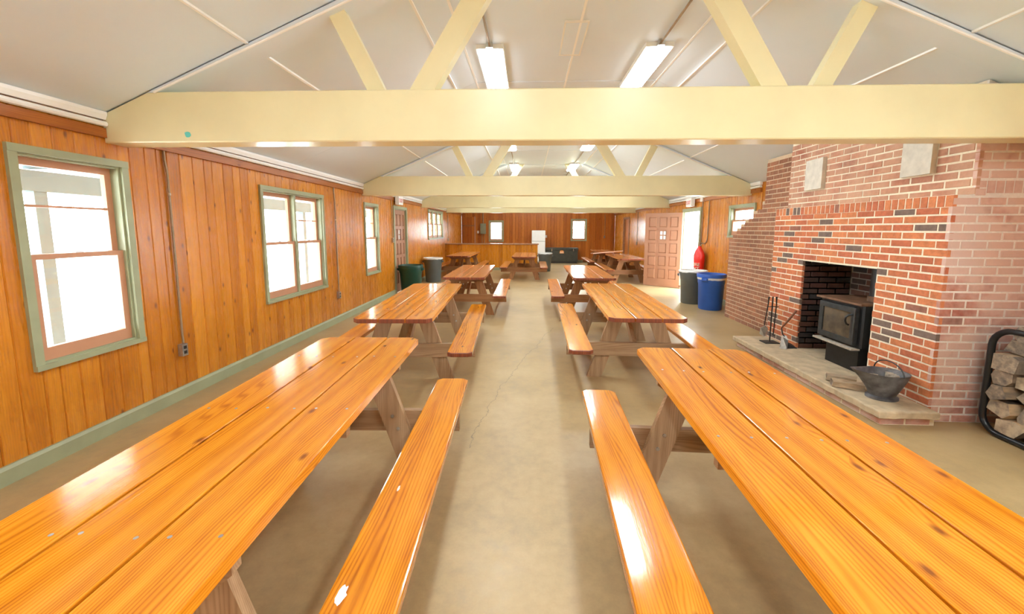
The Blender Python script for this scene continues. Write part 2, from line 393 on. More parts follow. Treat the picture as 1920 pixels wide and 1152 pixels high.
def window_opening(u0, u1, z0, z1, c=0.05): return (u0+c, u1-c, z0+c*0.7, z1-c)
TL = lambda u, d, z: (XL+d, u, z)
TR = lambda u, d, z: (XR-d, u, z)
TB = lambda u, d, z: (u, YB-d, z)
TF = lambda u, d, z: (u, YF+d, z)
winsL = [(2.375, 3.12, 0.637, 2.092), (4.69, 6.175, 0.645, 2.09), (7.73, 8.47, 0.645, 2.09), (12.75, 14.95, 1.23, 2.21), (-0.6, 0.9, 0.645, 2.09)]
doorL = (9.5, 10.42, 0.0, 2.06)
winsR = [(7.5, 8.46, 1.42, 2.07), (0.2, 1.7, 0.645, 2.09), (-2.4, -0.9, 0.645, 2.09)]
doorR = (9.86, 10.86, 0.0, 2.05); doorR2 = (16.6, 17.5, 0.0, 2.03)
winsB = [(-1.88, -1.16, 0.98, 2.0), (2.06, 2.82, 1.03, 2.08)]
make_wall('wall_left', TL, YF-0.15, YB+0.15, lambda u: 2.44, [window_opening(*w) for w in winsL]+[doorL], boards=(YF, YB), label='amber knotty pine board wall with sage trimmed windows')
make_wall('wall_right', TR, YF-0.15, YB+0.15, lambda u: 2.44, [window_opening(*w) for w in winsR]+[doorR, doorR2], boards=[(YF, 3.26), (7.36, YB)], label='amber knotty pine board wall beyond the brick chimney')
make_wall('wall_back', TB, XL, XR, ceil_z, [window_opening(*w) for w in winsB], boards=(XL, XR), mat='board_red', label='reddish pine board wall at the far end', wr=(0.11, 0.18))
make_wall('wall_front', TF, XL, XR, ceil_z, [], boards=(XL, XR), label='pine board wall behind the camera')

# baseboards, crown and picture trims
for nm, T, a, b in (('baseboard_left', TL, YF, 9.44), ('baseboard_left', TL, 10.48, YB), ('baseboard_right', TR, YF+0.03, 3.25), ('baseboard_right', TR, 7.36, 9.8), ('baseboard_right', TR, 10.95, 16.52), ('baseboard_back', TB, XL+0.03, XR-0.03)):
    m = MB(); pr = [(0.0, 0.0), (0.028, 0.0), (0.028, 0.095), (0.016, 0.115), (0.0, 0.115)]
    m.rings([[T(u, d, z) for d, z in pr] for u in (a, b)])
    tag(m.build(nm, 'green'), 'sage green painted baseboard strip', kind='structure')
BEAMS = [-1.7, 2.98, 7.68, 11.95, 15.6]
BT = 0.19
bays = [(a+BT+0.004 if a > YF else YF+0.01, b-0.004) for a, b in zip([YF]+BEAMS, BEAMS+[YB])]
k = 0
for side, T in (('left', TL), ('right', TR)):
    for a, b in bays:
        if side == 'right' and a < 7.3 and b > 3.0:
            a = 7.36 if a > 3.0 else a
            if a >= b-0.1: continue
        k += 1
        e = empty('trim_%d' % k); tag(e, 'white crown strips over a brown wood rail along the eaves', kind='structure')
        m = MB(); m.rings([[T(u, d, z) for d, z in ((0, 2.375), (0.035, 2.375), (0.05, 2.41), (0.05, 2.432), (0, 2.432))] for u in (a, b)]); m.build('crown_strip', 'batten', e)
        m = MB(); m.tube([T(a, 0.028, 2.345), T(b, 0.028, 2.345)], 0.021, 8); m.build('white_raceway', 'batten', e, True)
        m = MB().box(a, b, 0.0, 0.03, 2.245, 2.315, T=T); m.build('wood_rail', 'wtrim', e)

# ------------------------------------------------------------------ ceiling: panels and battens
cl = MB()
cz = 0.10
for (xa, za, xb, zb) in ((XL-0.2, ceil_z(XL)-0.084, XA, ZC), (XA, ZC, XB, ZC), (XB, ZC, XR+0.2, ceil_z(XR)-0.084)):
    cl.add([(xa, YF-0.1, za+0.012), (xb, YF-0.1, zb+0.012), (xb, YB+0.1, zb+0.012), (xa, YB+0.1, za+0.012), (xa, YF-0.1, za+cz), (xb, YF-0.1, zb+cz), (xb, YB+0.1, zb+cz), (xa, YB+0.1, za+cz)],
           [(0, 3, 2, 1), (4, 5, 6, 7), (0, 1, 5, 4), (1, 2, 6, 5), (2, 3, 7, 6), (3, 0, 4, 7)])
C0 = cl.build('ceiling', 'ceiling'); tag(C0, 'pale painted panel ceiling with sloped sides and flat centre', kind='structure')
xs = [XL, -2.04, -0.94, XA, XA+(XB-XA)/2, XB, 1.89, 2.99, XR]
for a, b in bays:
    ym = [a, b] if b-a < 3.0 else [a, (a+b)/2, b]
    for x0, x1 in zip(xs, xs[1:]):
        for y0, y1 in zip(ym, ym[1:]):
            m = MB(); g = 0.002
            q = [(x0+g, ceil_z(x0)), (x1-g, ceil_z(x1))]
            m.add([(x, y, z+h) for h in (0.0, 0.011) for y in (y0+g, y1-g) for x, z in q], [(0, 1, 3, 2), (4, 6, 7, 5), (0, 4, 5, 1), (2, 3, 7, 6), (0, 2, 6, 4), (1, 5, 7, 3)])
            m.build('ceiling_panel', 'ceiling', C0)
    for x in xs[1:-1]:
        z = ceil_z(x); w = 0.011
        m = MB().box(x-w, x+w, a, b, z-0.011, z+0.006); m.build('batten', 'batten', C0)
    for i, (x0, x1) in enumerate(zip(xs, xs[1:])):
        if len(ym) == 3 and 3 <= i <= 4:
            z0, z1 = ceil_z(x0), ceil_z(x1); y = ym[1]
            m = MB(); m.add([(x, y+s_*0.010, zz-h) for x, zz in ((x0, z0), (x1, z1)) for s_ in (-1, 1) for h in (0.010, -0.004)], [(0, 1, 3, 2), (4, 6, 7, 5), (0, 4, 5, 1), (2, 3, 7, 6), (0, 2, 6, 4), (1, 5, 7, 3)])
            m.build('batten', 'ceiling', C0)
# attic hatch outline
h = empty('attic_hatch', (0.44, 4.27, ZC)); tag(h, 'small framed attic hatch in the flat ceiling centre', 'hatch')
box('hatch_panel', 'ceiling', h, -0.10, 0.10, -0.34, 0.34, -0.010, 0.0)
for a in ((-0.115, 0.115, -0.36, -0.34), (-0.115, 0.115, 0.34, 0.36), (-0.115, -0.10, -0.34, 0.34), (0.10, 0.115, -0.34, 0.34)):
    box('hatch_frame', 'white', h, *a, -0.014, 0.0)

# ------------------------------------------------------------------ trusses
BZ0, BZ1 = 2.212, 2.575
ords = ['behind the camera', 'nearest the camera', 'second from the camera', 'third from the camera', 'farthest from the camera']
for bi, y in enumerate(BEAMS):
    e = empty('roof_truss', (0.475, y, BZ0)); tag(e, 'cream painted roof truss with deep tie beam, %s' % ords[bi], 'roof truss', 'cream roof trusses')
    hw = (XR-XL)/2; inx = (BZ1-ZE)/SLOPE
    poly = [(-hw-0.0, 0.0), (hw, 0.0), (hw, ZE-BZ0-0.006), (hw-inx, BZ1-BZ0), (-hw+inx, BZ1-BZ0), (-hw, ZE-BZ0-0.006)]
    if bi in (1,): poly = [(-hw, 0), (hw, 0), (hw, ZE-BZ0-0.006), (hw-inx, BZ1-BZ0), (-hw+inx, BZ1-BZ0), (-hw, ZE-BZ0-0.006)]
    def chamf(d): return [(x*(1-d/hw), z+(d if z < 0.1 else (-d if z > 0.3 else 0))) for x, z in poly]
    m = MB(); m.rings([[(x, yy, z) for x, z in chamf(d)] for yy, d in ((0.0, 0.008), (0.008, 0.0), (BT-0.008, 0.0), (BT, 0.008))])
    tb = m.build('tie_beam', 'cream', e)
    if bi == 1:
        m = MB(); rr = random.Random(3); c = (-3.02, 0.055)
        m.rings([[(c[0]+rr.uniform(0.018, 0.034)*math.cos(t*PI/5), yy, c[1]+0.021*math.sin(t*PI/5)) for t in range(10)] for yy in (-0.002, 0.004)]); m.build('teal_sticker', 'teal', tb)
    for sgn in (-1, 1):
        for nm, xb, zt, sl, wd, y0, y1 in (('outer_strut', 1.595, None, 0.50, 0.135, 0.06, 0.14), ('inner_strut', 1.255, ZC, -0.63, 0.185, 0.025, 0.125)):
            # bottom centre xb outwards from ridge; slope sl = dx/dz outwards
            if zt is None:   # up to the sloped ceiling
                z1 = (ZE+SLOPE*(hw-xb+sl*BZ1) - 0.0)/(1+SLOPE*sl)
            else: z1 = zt
            x1 = xb+sl*(z1-BZ1); m = MB(); z0r, z1r = BZ1-BZ0-0.002, z1-BZ0-0.004
            def cz_(xx): return min(ZC, ZE+SLOPE*(hw-abs(xx)))-BZ0-0.003
            q = []
            for xx in (xb-wd/2, xb+wd/2): q.append((xx, z0r))
            for off in (wd/2, -wd/2):
                if zt is None:
                    zz = (ZE+SLOPE*(hw-(xb+off)+sl*BZ1))/(1+SLOPE*sl); q.append((xb+off+sl*(zz-BZ1), zz-BZ0-0.004))
                else: q.append((x1+off, z1r))
            m.rings([[(sgn*x, yy, z) for x, z in q] for yy in (y0, y1)]); m.build(nm, 'cream', e)
        # boxed top chord under the ceiling
        m = MB(); d = 0.035
        q = [(hw-inx-0.02, BZ1-BZ0-0.003), (hw-inx-0.02-(ZC-BZ1)/SLOPE, ZC-BZ0-0.006)]
        q = [(hw-inx+0.0, BZ1-BZ0-0.005), (hw-(ZC-ZE)/SLOPE, ZC-BZ0-0.004), (hw-(ZC-ZE)/SLOPE-0.05, ZC-BZ0-d), (hw-inx-0.06, BZ1-BZ0-0.005)]
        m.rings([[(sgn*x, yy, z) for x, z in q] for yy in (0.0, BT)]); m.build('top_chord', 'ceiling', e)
        m = MB(); q2 = [(x-0.0, z-d*0.9) for x, z in q[:2]]
        m.tube([(sgn*(q[3][0]), -0.006, q[3][1]+0.0), (sgn*q[2][0], -0.006, q[2][1])], 0.009, 6); m.build('edge_batten', 'batten', e)

# ------------------------------------------------------------------ light fixtures
def fixture(x, y0, L=1.22):
    f = empty('ceiling_light', (x, y0, ZC))
    box('housing', 'white', f, -0.142, 0.142, 0.0, L, -0.046, 0.0)
    P = [(-0.09, 0.0), (0.09, 0.0), (0.128, 0.035), (0.128, L-0.035), (0.09, L), (-0.09, L), (-0.128, L-0.035), (-0.128, 0.035)]
    sc_ = lambda k, z: [(x*(1-k/0.128), L/2+(y-L/2)*(1-k/(L/2)), z) for x, y in P]
    m = MB(); m.rings([sc_(0.014, -0.072), sc_(0.004, -0.064), sc_(0.0, -0.044)], 1, cap=(True, False), capmi=0)
    m.build('lens', ['lens', 'lens_rim'], f)
    box('end_connector', 'chrome', f, -0.035, 0.035, -0.05, 0.0, -0.05, -0.004)
    box('end_connector', 'chrome', f, -0.035, 0.035, L, L+0.05, -0.05, -0.004)
    return f
LY = [-0.35, 4.36, 8.44, 11.75, 15.9, -3.0]
ORD = ['overhead near the camera', 'first one seen beyond the nearest truss', 'second bay beyond the nearest truss', 'third bay beyond the nearest truss', 'last bay by the far wall', 'behind the camera']
for x, sd in ((-0.41, 'window side row'), (1.335, 'fireplace side row')):
    for y, o_ in zip(LY, ORD):
        tag(fixture(x, y), 'lit white fluorescent ceiling light, %s, %s' % (sd, o_), 'ceiling light', 'fluorescent ceiling lights')
    pts = [YF+0.1]+[v for y in sorted(LY) for v in (y-0.05, y+1.27)]+[YB-0.1]
    c = empty('conduit_run', (x, 0, ZC)); tag(c, 'thin grey conduit along the ceiling, %s of lights' % sd, 'conduit')
    for a, b in zip(pts[0::2], pts[1::2]):
        if b-a > 0.1: MB().tube([(0, a, -0.022), (0, b, -0.022)], 0.011, 8).build('conduit_length', 'conduit', c, True)

# ------------------------------------------------------------------ windows
def window(n, T, u0, u1, z0, z1, units=1, muntin=None, label='', sill=True, head=0.05, c=0.05):
    w = empty('window_%d' % n, T((u0+u1)/2, 0, z0)); o = Vector(w.location)
    tag(w, label, kind='structure')
    L = lambda u, d, z: tuple(Vector(T(u, d, z))-o)
    def bx(nm, mat, par, a, b, d0, d1, p, q): return MB().box(a, b, d0, d1, p, q, T=L).build(nm, mat, par)
    D = 0.024
    bx('casing', 'green', w, u0, u0+c, 0.0, D, z0+c*0.7, z1-c); bx('casing', 'green', w, u1-c, u1, 0.0, D, z0+c*0.7, z1-c)
    bx('casing', 'green', w, u0, u1, 0.0, D+0.004, z1-c, z1); bx('sill', 'green', w, u0-0.0, u1+0.0, 0.0, D+0.008, z0, z0+c*0.7)
    a, b, p, q = u0+c, u1-c, z0+c*0.7, z1-c
    bx('jamb', 'green', w, a, a+0.015, -0.15, 0.0, p, q); bx('jamb', 'green', w, b-0.015, b, -0.15, 0.0, p, q)
    bx('head_jamb', 'green', w, a+0.015, b-0.015, -0.15, 0.0, q-0.015, q); bx('sill_jamb', 'green', w, a+0.015, b-0.015, -0.15, 0.0, p, p+0.012)
    a += 0.015; b -= 0.015; q -= 0.015; p += 0.012
    mull = 0.045; uw = (b-a-mull*(units-1))/units
    for k in range(units):
        ua = a+k*(uw+mull); ub = ua+uw
        if k: bx('mullion', 'green', w, ua-mull, ua, -0.12, -0.005, p, q)
        zm = (p+q)/2+0.02
        for nm, za, zb, d0, d1 in (('upper_sash', zm-0.015, q, -0.10, -0.065), ('lower_sash', p, zm+0.02, -0.06, -0.025)):
            st = 0.045; bt = 0.085 if nm == 'lower_sash' else 0.035; tp = 0.035 if nm == 'lower_sash' else 0.05
            m = MB()
            for bb in ((ua, ua+st, za, zb), (ub-st, ub, za, zb), (ua+st, ub-st, za, za+bt), (ua+st, ub-st, zb-tp, zb)): m.box(bb[0], bb[1], d0, d1, bb[2], bb[3], T=L)
            sash = m.build(nm, 'salmon', w)
            mz = (muntin or {}).get((k, nm), [])
            lev = [za+bt]+[za+bt+(zb-tp-za-bt)*t for t in mz]+[zb-tp]
            for t in lev[1:-1]: bx('muntin', 'salmon', sash, ua+st, ub-st, d0+0.006, d1-0.004, t-0.008, t+0.008)
            for s0, s1 in zip(lev, lev[1:]): bx('pane', 'glass', sash, ua+st-0.004, ub-st+0.004, (d0+d1)/2-0.002, (d0+d1)/2+0.002, s0-(0.0 if s0 == lev[0] else -0.006), s1-(0.006 if s1 != lev[-1] else 0))
            if nm == 'lower_sash': bx('latch', 'galv', sash, (ua+ub)/2-0.025, (ua+ub)/2+0.025, d0, d1, zb, zb+0.014)
    return w
U = 'upper_sash'; Lw = 'lower_sash'
window(1, TL, *winsL[0], 1, {(0, U): [0.55]}, 'salmon sash window with sage casing nearest the camera')
window(2, TL, *winsL[1], 2, {(1, U): [0.5]}, 'paired salmon sash window with sage casing')
window(3, TL, *winsL[2], 1, {(0, U): [0.5]}, 'salmon sash window with sage casing beside the pine door wall')
window(4, TL, *winsL[3], 3, {(k_, s_): [0.5] for k_ in range(3) for s_ in (U, Lw)}, 'triple sash window near the half wall')
window(5, TB, *winsB[0], 1, {(0, Lw): [0.12]}, 'far wall sash window beside the electrical panel')
window(6, TB, *winsB[1], 1, {}, 'far wall sash window above the dark steel chest')
window(7, TR, *winsR[0], 1, {}, 'small window half hidden by the brick chimney')
window(8, TR, *winsR[1], 2, {}, 'paired sash window near the firewood rack')
window(9, TL, *winsL[4], 2, {}, 'paired sash window beside the camera')
window(10, TR, *winsR[2], 2, {}, 'paired sash window behind the camera')
# valance ledge over the triple window
vl = empty('window_ledge', TL(13.85, 0, 2.23)); tag(vl, 'cream ledge with dark underside above the triple window', 'ledge')
box('ledge_board', 'cream', vl, 0.0, 0.14, -1.2, 1.2, 0.035, 0.06); box('ledge_bracket', 'wtrim', vl, 0.0, 0.10, -1.17, 1.17, 0.0, 0.034)

# ------------------------------------------------------------------ doors
def door_leaf(parent, wdt, hgt, th=0.05):
    """leaf in local u (0..wdt) x depth (-th/2..th/2) x z, panelled 3 x 5"""
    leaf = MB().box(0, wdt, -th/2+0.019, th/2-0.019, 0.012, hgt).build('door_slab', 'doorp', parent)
    rail = 0.075; bot = 0.22; top = 0.11; st = 0.10
    cols = []; cw = (wdt-2*st-2*rail)/3; rws = []; rh = (hgt-bot-top-4*rail)/5
    for c in range(3): cols.append((st+c*(cw+rail), st+c*(cw+rail)+cw))
    for r_ in range(5): rws.append((bot+r_*(rh+rail), bot+r_*(rh+rail)+rh))
    for s0, s1 in ((-th/2, -th/2+0.019), (th/2-0.019, th/2)):
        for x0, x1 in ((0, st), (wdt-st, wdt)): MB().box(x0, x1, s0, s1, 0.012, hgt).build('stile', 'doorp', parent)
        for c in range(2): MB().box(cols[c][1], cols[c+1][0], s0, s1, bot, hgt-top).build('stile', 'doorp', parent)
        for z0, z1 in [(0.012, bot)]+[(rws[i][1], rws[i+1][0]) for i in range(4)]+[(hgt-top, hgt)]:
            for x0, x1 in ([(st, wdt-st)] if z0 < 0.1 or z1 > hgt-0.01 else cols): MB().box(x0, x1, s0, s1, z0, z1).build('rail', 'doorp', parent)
    for s in (-1, 1):
        for r_ in range(5):
            for c in range(3):
                (x0, x1), (z0, z1) = cols[c], rws[r_]; d = th/2-0.019; e = 0.028
                if r_ == 3 and c == 1:
                    for i in range(2):
                        for j in range(2):
                            a = x0+0.03+i*(x1-x0-0.03)/2; b = a+(x1-x0-0.09)/2; p = z0+0.03+j*(z1-z0-0.03)/2; q = p+(z1-z0-0.09)/2
                            y0 = s*d; y1 = s*(d+0.004); MB().box(a, b, min(y0, y1), max(y0, y1), p, q).build('light_pane', 'liner', leaf)
                    continue
                m = MB(); m.rings([[(x0+0.004, s*d, z0+0.004), (x1-0.004, s*d, z0+0.004), (x1-0.004, s*d, z1-0.004), (x0+0.004, s*d, z1-0.004)], [(x0+e, s*(d+0.010), z0+e), (x1-e, s*(d+0.010), z0+e), (x1-e, s*(d+0.010), z1-e), (x0+e, s*(d+0.010), z1-e)]])
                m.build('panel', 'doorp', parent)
    for s in (-1, 1):
        MB().lathe([(0.028, 0), (0.028, 0.01), (0.012, 0.012), (0.012, 0.04), (0.03, 0.05), (0.03, 0.075), (0.01, 0.085)], 12).build('knob', 'ember', parent, True)
        o = parent.children[-1]; o.location = (wdt-0.07, s*th/2, 0.98); o.rotation_euler = (-s*PI/2, 0, 0)

# left wall closed door
d1 = empty('door_1', (XL-0.045, doorL[0]+0.02, 0.0), PI/2); tag(d1, 'closed salmon panelled door behind the green bin', kind='structure')
door_leaf(d1, doorL[1]-doorL[0]-0.04, 2.04)
# right wall open door
d2 = empty('door_2', (4.10, 10.83, 0.0), math.radians(141)); tag(d2, 'salmon panelled door swung open into the hall', kind='structure')
door_leaf(d2, 1.0, 2.03)
# casings
for n_, T, (a, b, z0, z1) in ((1, TL, doorL), (2, TR, doorR), (3, TR, doorR2)):
    e = empty('trim_%d' % (20+n_)); tag(e, 'door casing boards round the doorway', kind='structure')
    mt = 'green' if n_ < 3 else 'wtrim_x'
    for q in ((a-0.075, a, 0.0, z1), (b, b+0.075, 0.0, z1), (a-0.075, b+0.075, z1, z1+0.07)):
        MB().box(q[0], q[1], 0.0, 0.024, q[2], q[3], T=T).build('casing', mt, e)
    for q in ((a, a+0.02, 0.0, z1), (b-0.02, b, 0.0, z1), (a+0.02, b-0.02, z1-0.02, z1)):
        MB().box(q[0], q[1], -0.15, 0.0, q[2], q[3], T=T).build('jamb', mt, e)
d3 = MB().box(doorR2[0]+0.02, doorR2[1]-0.02, -0.10, -0.06, 0.01, 2.01, T=TR).build('door_3', 'board_red'); tag(d3, 'dark brown plank door in the far side wall', kind='structure')
# brown plank door standing at the far left corner
d4 = empty('door_4', (-3.17, YB-0.05, 0.0)); tag(d4, 'brown plank door in the far corner', kind='structure')
for i in range(5): box('plank', 'board_red', d4, 0.01+i*0.118, 0.01+i*0.118+0.115, -0.02, 0.02, 0.01, 2.16)
for z in (0.5, 1.72): box('door_ledge', 'wtrim_x', d4, 0.01, 0.60, -0.035, -0.02, z, z+0.05)
box('door_post', 'salmon', d4, 0.605, 0.66, -0.05, 0.03, 0.0, 2.18)

# ------------------------------------------------------------------ brick fireplace
CAM = Vector((0, 0, 1.57))
FP = empty('brick_fireplace', (3.3, 3.27, 0)); FO = Vector(FP.location)
tag(FP, 'broad red brick fireplace and stepped chimney with a raised stone hearth', 'fireplace')
bricks = []      # (section, T, u0, u1, z0, z1, key)
CH = 0.0680; BL = 0.2032; JT = 0.0135
def courses(sec, T, u0f, u1f, z0, z1, skip=(), off=0.0, key='face', ch=CH):
    k = 0; z = z0
    while z+ch*0.6 < z1:
        zt = min(z+ch-JT, z1)
        a0, a1 = u0f((z+zt)/2), u1f((z+zt)/2)
        s = a0-(BL/2 if k % 2 else 0)+off
        while s < a1:
            p, q = max(s, a0), min(s+BL-JT, a1)
            if q-p > 0.025:
                segs = [(p, q)]
                for (b0, b1, y0, y1) in skip:
                    if y0 < (z+zt)/2 < y1:
                        n = []
                        for c, d in segs:
                            if c < b0: n.append((c, min(d, b0)))
                            if d > b1: n.append((max(c, b1), d))
                        segs = n
                for c, d in segs:
                    if d-c > 0.02: bricks.append((sec, T, c, d, z, zt, key))
            s += BL
        z += ch; k += 1
OY0, OY1, OZ0, OZ1 = 3.88, 4.90, 0.13, 1.21
XF, XU, XW, YN, YM, YW = 3.3, 3.45, 3.62, 3.27, 5.5, 7.33
TX = lambda X: (lambda u, d, z: (X-d, u, z))
TY = lambda Y: (lambda u, d, z: (u, Y-d, z))
RZ = 1.755
courses('surround', TX(XF), lambda z: YN, lambda z: YM, 0.004, RZ, skip=((OY0, OY1, OZ0, OZ1),), key='face')
n = 33
for i in range(n):
    u = YN+(YM-YN)*i/n; bricks.append(('surround', TX(XF), u+0.002, u+(YM-YN)/n-JT+0.002, RZ+0.004, RZ+0.092, 'face'))
courses('breast', TX(XU), lambda z: YN, lambda z: YM, 1.852, 2.70, skip=((4.86, 5.19, 2.055, 2.42), (3.59, 3.905, 2.05, 2.42)), key='upper', off=-0.06)
def wing_far(z):
    if z < 1.40: return YW
    if z > 1.98: return 6.33
    return YW-(YW-6.33)*round((z-1.40)/0.068)*0.068/0.58
courses('wing', TX(XW), lambda z: YM+0.002, wing_far, 0.004, 2.62, key='wing', off=0.05)
courses('side', TY(YN), lambda z: XF if z < 1.84 else XU, lambda z: XR-0.005, 0.004, 2.44, key='side', off=0.0)
for i in range(9):
    u = 3.54+0.067*i
    bricks = [b for b in bricks if not (b[0] == 'side' and 1.84 < (b[4]+b[5])/2 < 1.955 and b[3] > 3.53)]
for i in range(9):
    u = 3.54+0.067*i; bricks.append(('side', TY(YN), u, u+0.057, 1.862, 1.955, 'side'))
bricks.append(('side', TY(YN), 3.455, 3.53, 1.844, 1.895, 'side')); bricks.append(('side', TY(YN), 3.455, 3.53, 1.905, 1.955, 'side'))
courses('firebox', TX(3.88), lambda z: OY0, lambda z: OY1, OZ0+0.004, OZ1-0.004, key='soot')
courses('firebox', TY(OY1), lambda z: XF+0.012, lambda z: 3.87, OZ0+0.004, OZ1-0.004, key='soot')
HX = 2.87
courses('hearth', TX(HX), lambda z: 3.20, lambda z: 5.42, 0.004, 0.066, key='side')
courses('hearth', TY(3.20), lambda z: HX+0.004, lambda z: XF-0.01, 0.004, 0.066, key='side')
for i, b in enumerate(bricks):
    if b[0] == 'hearth': pass
# cores (mortar bodies)
PR = 0.0035
def loc(*d): return (d[0]-FO.x, d[1]-FO.x, d[2]-FO.y, d[3]-FO.y, d[4], d[5])
SEC = {}
m = MB()
for d in ((XF+PR, 3.98, YN+0.02, OY0, 0, 1.85), (XF+PR, 3.98, OY1+PR, YM, 0, 1.85), (XF+PR, 3.98, OY0, OY1+PR, OZ1, 1.85)): m.box(*loc(*d))
SEC['surround'] = m.build('fire_surround', 'mortar', FP)
m = MB(); m.box(*loc(3.88+PR, 4.0, OY0, OY1+PR, OZ0, OZ1)); m.box(*loc(XF+0.03, 3.88, OY1+PR, OY1+0.05, OZ0, OZ1)); SEC['firebox'] = m.build('firebox', 'mortar_soot', FP)
m = MB(); Z = lambda x: ceil_z(x)-0.012
def sloped(m, x0, x1, y0, y1, z0):
    p = [(x-FO.x, y-FO.y, z) for (x, z) in ((x0, z0), (x1, z0), (x1, Z(x1)), (x0, Z(x0))) for y in (y0, y1)]
    m.add(p, [(0, 2, 4, 6), (1, 7, 5, 3), (0, 1, 3, 2), (2, 3, 5, 4), (4, 5, 7, 6), (6, 7, 1, 0)])
sloped(m, XU+PR, XR-0.004, YN+0.02, YM, 1.85); SEC['breast'] = m.build('chimney_breast', 'mortar', FP)
m = MB(); sloped(m, XW+PR, XR-0.002, YM, 6.33, 0.0)
zz = 0.0; prev = YW
lev = [0.0, 1.40]+[1.40+0.068*i for i in range(1, 10)]
for a, b in zip(lev, lev[1:]):
    yf = wing_far((a+b)/2)
    if yf > 6.33: m.box(*loc(XW+PR, XR-0.002, 6.33, yf, a, b))
SEC['wing'] = m.build('chimney_wing', 'mortar_tan', FP)
m = MB(); m.box(*loc(XF+PR, XR-0.002, YN+PR, YN+0.0195, 0, 1.8495)); sloped(m, XU+PR, XR-0.002, YN+PR, YN+0.0195, 1.85); SEC['side'] = m.build('chimney_side', 'mortar_pale', FP)
m = MB(); m.box(*loc(HX+PR, XF, 3.2+PR, 5.42, 0, 0.068)); SEC['hearth'] = m.build('hearth', 'mortar', FP)
# hearth slab with uneven front edge
rr = random.Random(5); top = []; N = 34
ed = [(2.825+rr.uniform(-0.007, 0.007), 5.46-(5.46-3.16)*i/N) for i in range(N+1)]
ed2 = [(2.83+(XF-0.01-2.83)*i/8, 3.155+rr.uniform(-0.006, 0.006)) for i in range(1, 9)]
poly = ed+ed2+[(XF-0.005, 3.26), (XF-0.005, 5.46)]
m = MB(); m.slab([(x-FO.x, y-FO.y) for x, y in poly], 0.068, 0.13, 0.012); m.build('hearth_slab', 'slab', SEC['hearth'])
m = MB(); m.slab([(x-FO.x, y-FO.y) for x, y in ((XF-0.004, OY0+0.01), (3.875, OY0+0.01), (3.875, OY1-0.006), (XF-0.004, OY1-0.006))], 0.10, 0.13, 0.003); m.build('firebox_floor', 'slab', SEC['firebox'])
# cover plates on the breast
for y0, y1, z0, z1 in ((4.865, 5.185, 2.06, 2.415), (3.595, 3.90, 2.055, 2.415)):
    m = MB(); P = [(XU-FO.x, y-FO.y, z) for y, z in ((y0, z0), (y1, z0), (y1, z1), (y0, z1))]
    Q = [(XU-0.045-FO.x if y == y0 else XU-0.02-FO.x, y-FO.y, z) for y, z in ((y0, z0), (y1, z0), (y1, z1), (y0, z1))]
    m.rings([P, Q]); m.build('cover_plate', 'plate', SEC['breast'])
# individual bricks: the ones that show largest; the rest joined per section
def size(b):
    c = Vector(b[1]((b[2]+b[3])/2, 0, (b[4]+b[5])/2)); nrm = Vector(b[1](0, 1, 0))-Vector(b[1](0, 0, 0)); v = CAM-c
    ppx = 989+747*c.x/c.y
    return 0 if ppx > 1960 else (b[3]-b[2])*(b[5]-b[4])*max(0.0, nrm.dot(v.normalized()))/v.length_squared
order = sorted(bricks, key=size, reverse=True); own = set(id(b) for b in order[:300])
cache = {}; rest = {}
for b in bricks:
    sec, T, u0, u1, z0, z1, key = b
    j = rr.uniform(-0.0015, 0.0015)
    if id(b) in own:
        L, Hh = round(u1-u0, 3), round(z1-z0, 3); vert = T(1, 0, 0)[0] == 1
        kk = (sec, L, Hh, key, vert)
        if kk not in cache:
            mm = MB(); pr = 0.004
            fr = lambda d, e: [T_ for T_ in ((-L/2+e, d, -Hh/2+e), (L/2-e, d, -Hh/2+e), (L/2-e, d, Hh/2-e), (-L/2+e, d, Hh/2-e))]
            rg = [fr(-0.03, 0), fr(-0.004, 0), fr(0.0, 0.0035)]
            rg = [[((x, -d, z) if vert else (-d, x, z)) for x, d, z in r] for r in rg]
            cache[kk] = mm.rings(rg).build('brick', BR[key][0], SEC[sec]); o = cache[kk]
        else:
            o = cache[kk].copy(); COL.objects.link(o)
        o.parent = SEC[sec]
        o.location = Vector(T((u0+u1)/2, j, (z0+z1)/2))-FO
    else:
        mm = rest.setdefault((sec, key), MB())
        mm.box(u0, u1, -0.03, j, z0, z1, T=lambda u, d, z: tuple(Vector(T(u, d, z))-FO), tone=rr.uniform(0.001, 1))
for (sec, key), mm in rest.items():
    o = mm.build('bricks', BR[key][1], SEC[sec]); o['kind'] = 'stuff'

# ------------------------------------------------------------------ wood stove
st = empty('wood_stove', (3.32, 4.27, 0.13)); tag(st, 'black wood stove with glass door standing in the brick firebox', 'stove')
Y0, Y1 = -0.27, 0.27
box('pedestal', 'blackmetal', st, 0.03, 0.36, Y0+0.05, Y1-0.06, 0.0, 0.27)
m = MB(); m.rings([[(-0.01, Y0, z), (0.0, Y0-0.02, z), (0.44, Y0-0.02, z), (0.44, Y1+0.02, z), (0.0, Y1+0.02, z), (-0.01, Y1, z)] for z in (0.27, 0.70)]); m.build('body', 'blackmetal', st)
m = MB(); m.slab([(-0.055, Y0-0.035), (0.46, Y0-0.035), (0.46, Y1+0.035), (-0.055, Y1+0.035)], 0.70, 0.722, 0.005); m.build('top_plate', 'rust', st)
box('ash_lip', 'ash', st, -0.085, 0.0, Y0+0.0, Y1+0.0, 0.245, 0.262)
dr = MB()
for q in ((Y0+0.03, Y1-0.02, 0.29, 0.345), (Y0+0.03, Y1-0.02, 0.615, 0.67), (Y0+0.03, Y0+0.085, 0.345, 0.615), (Y1-0.075, Y1-0.02, 0.345, 0.615)): dr.box(-0.05, -0.012, *q)
do = dr.build('stove_door', 'charmetal', st)
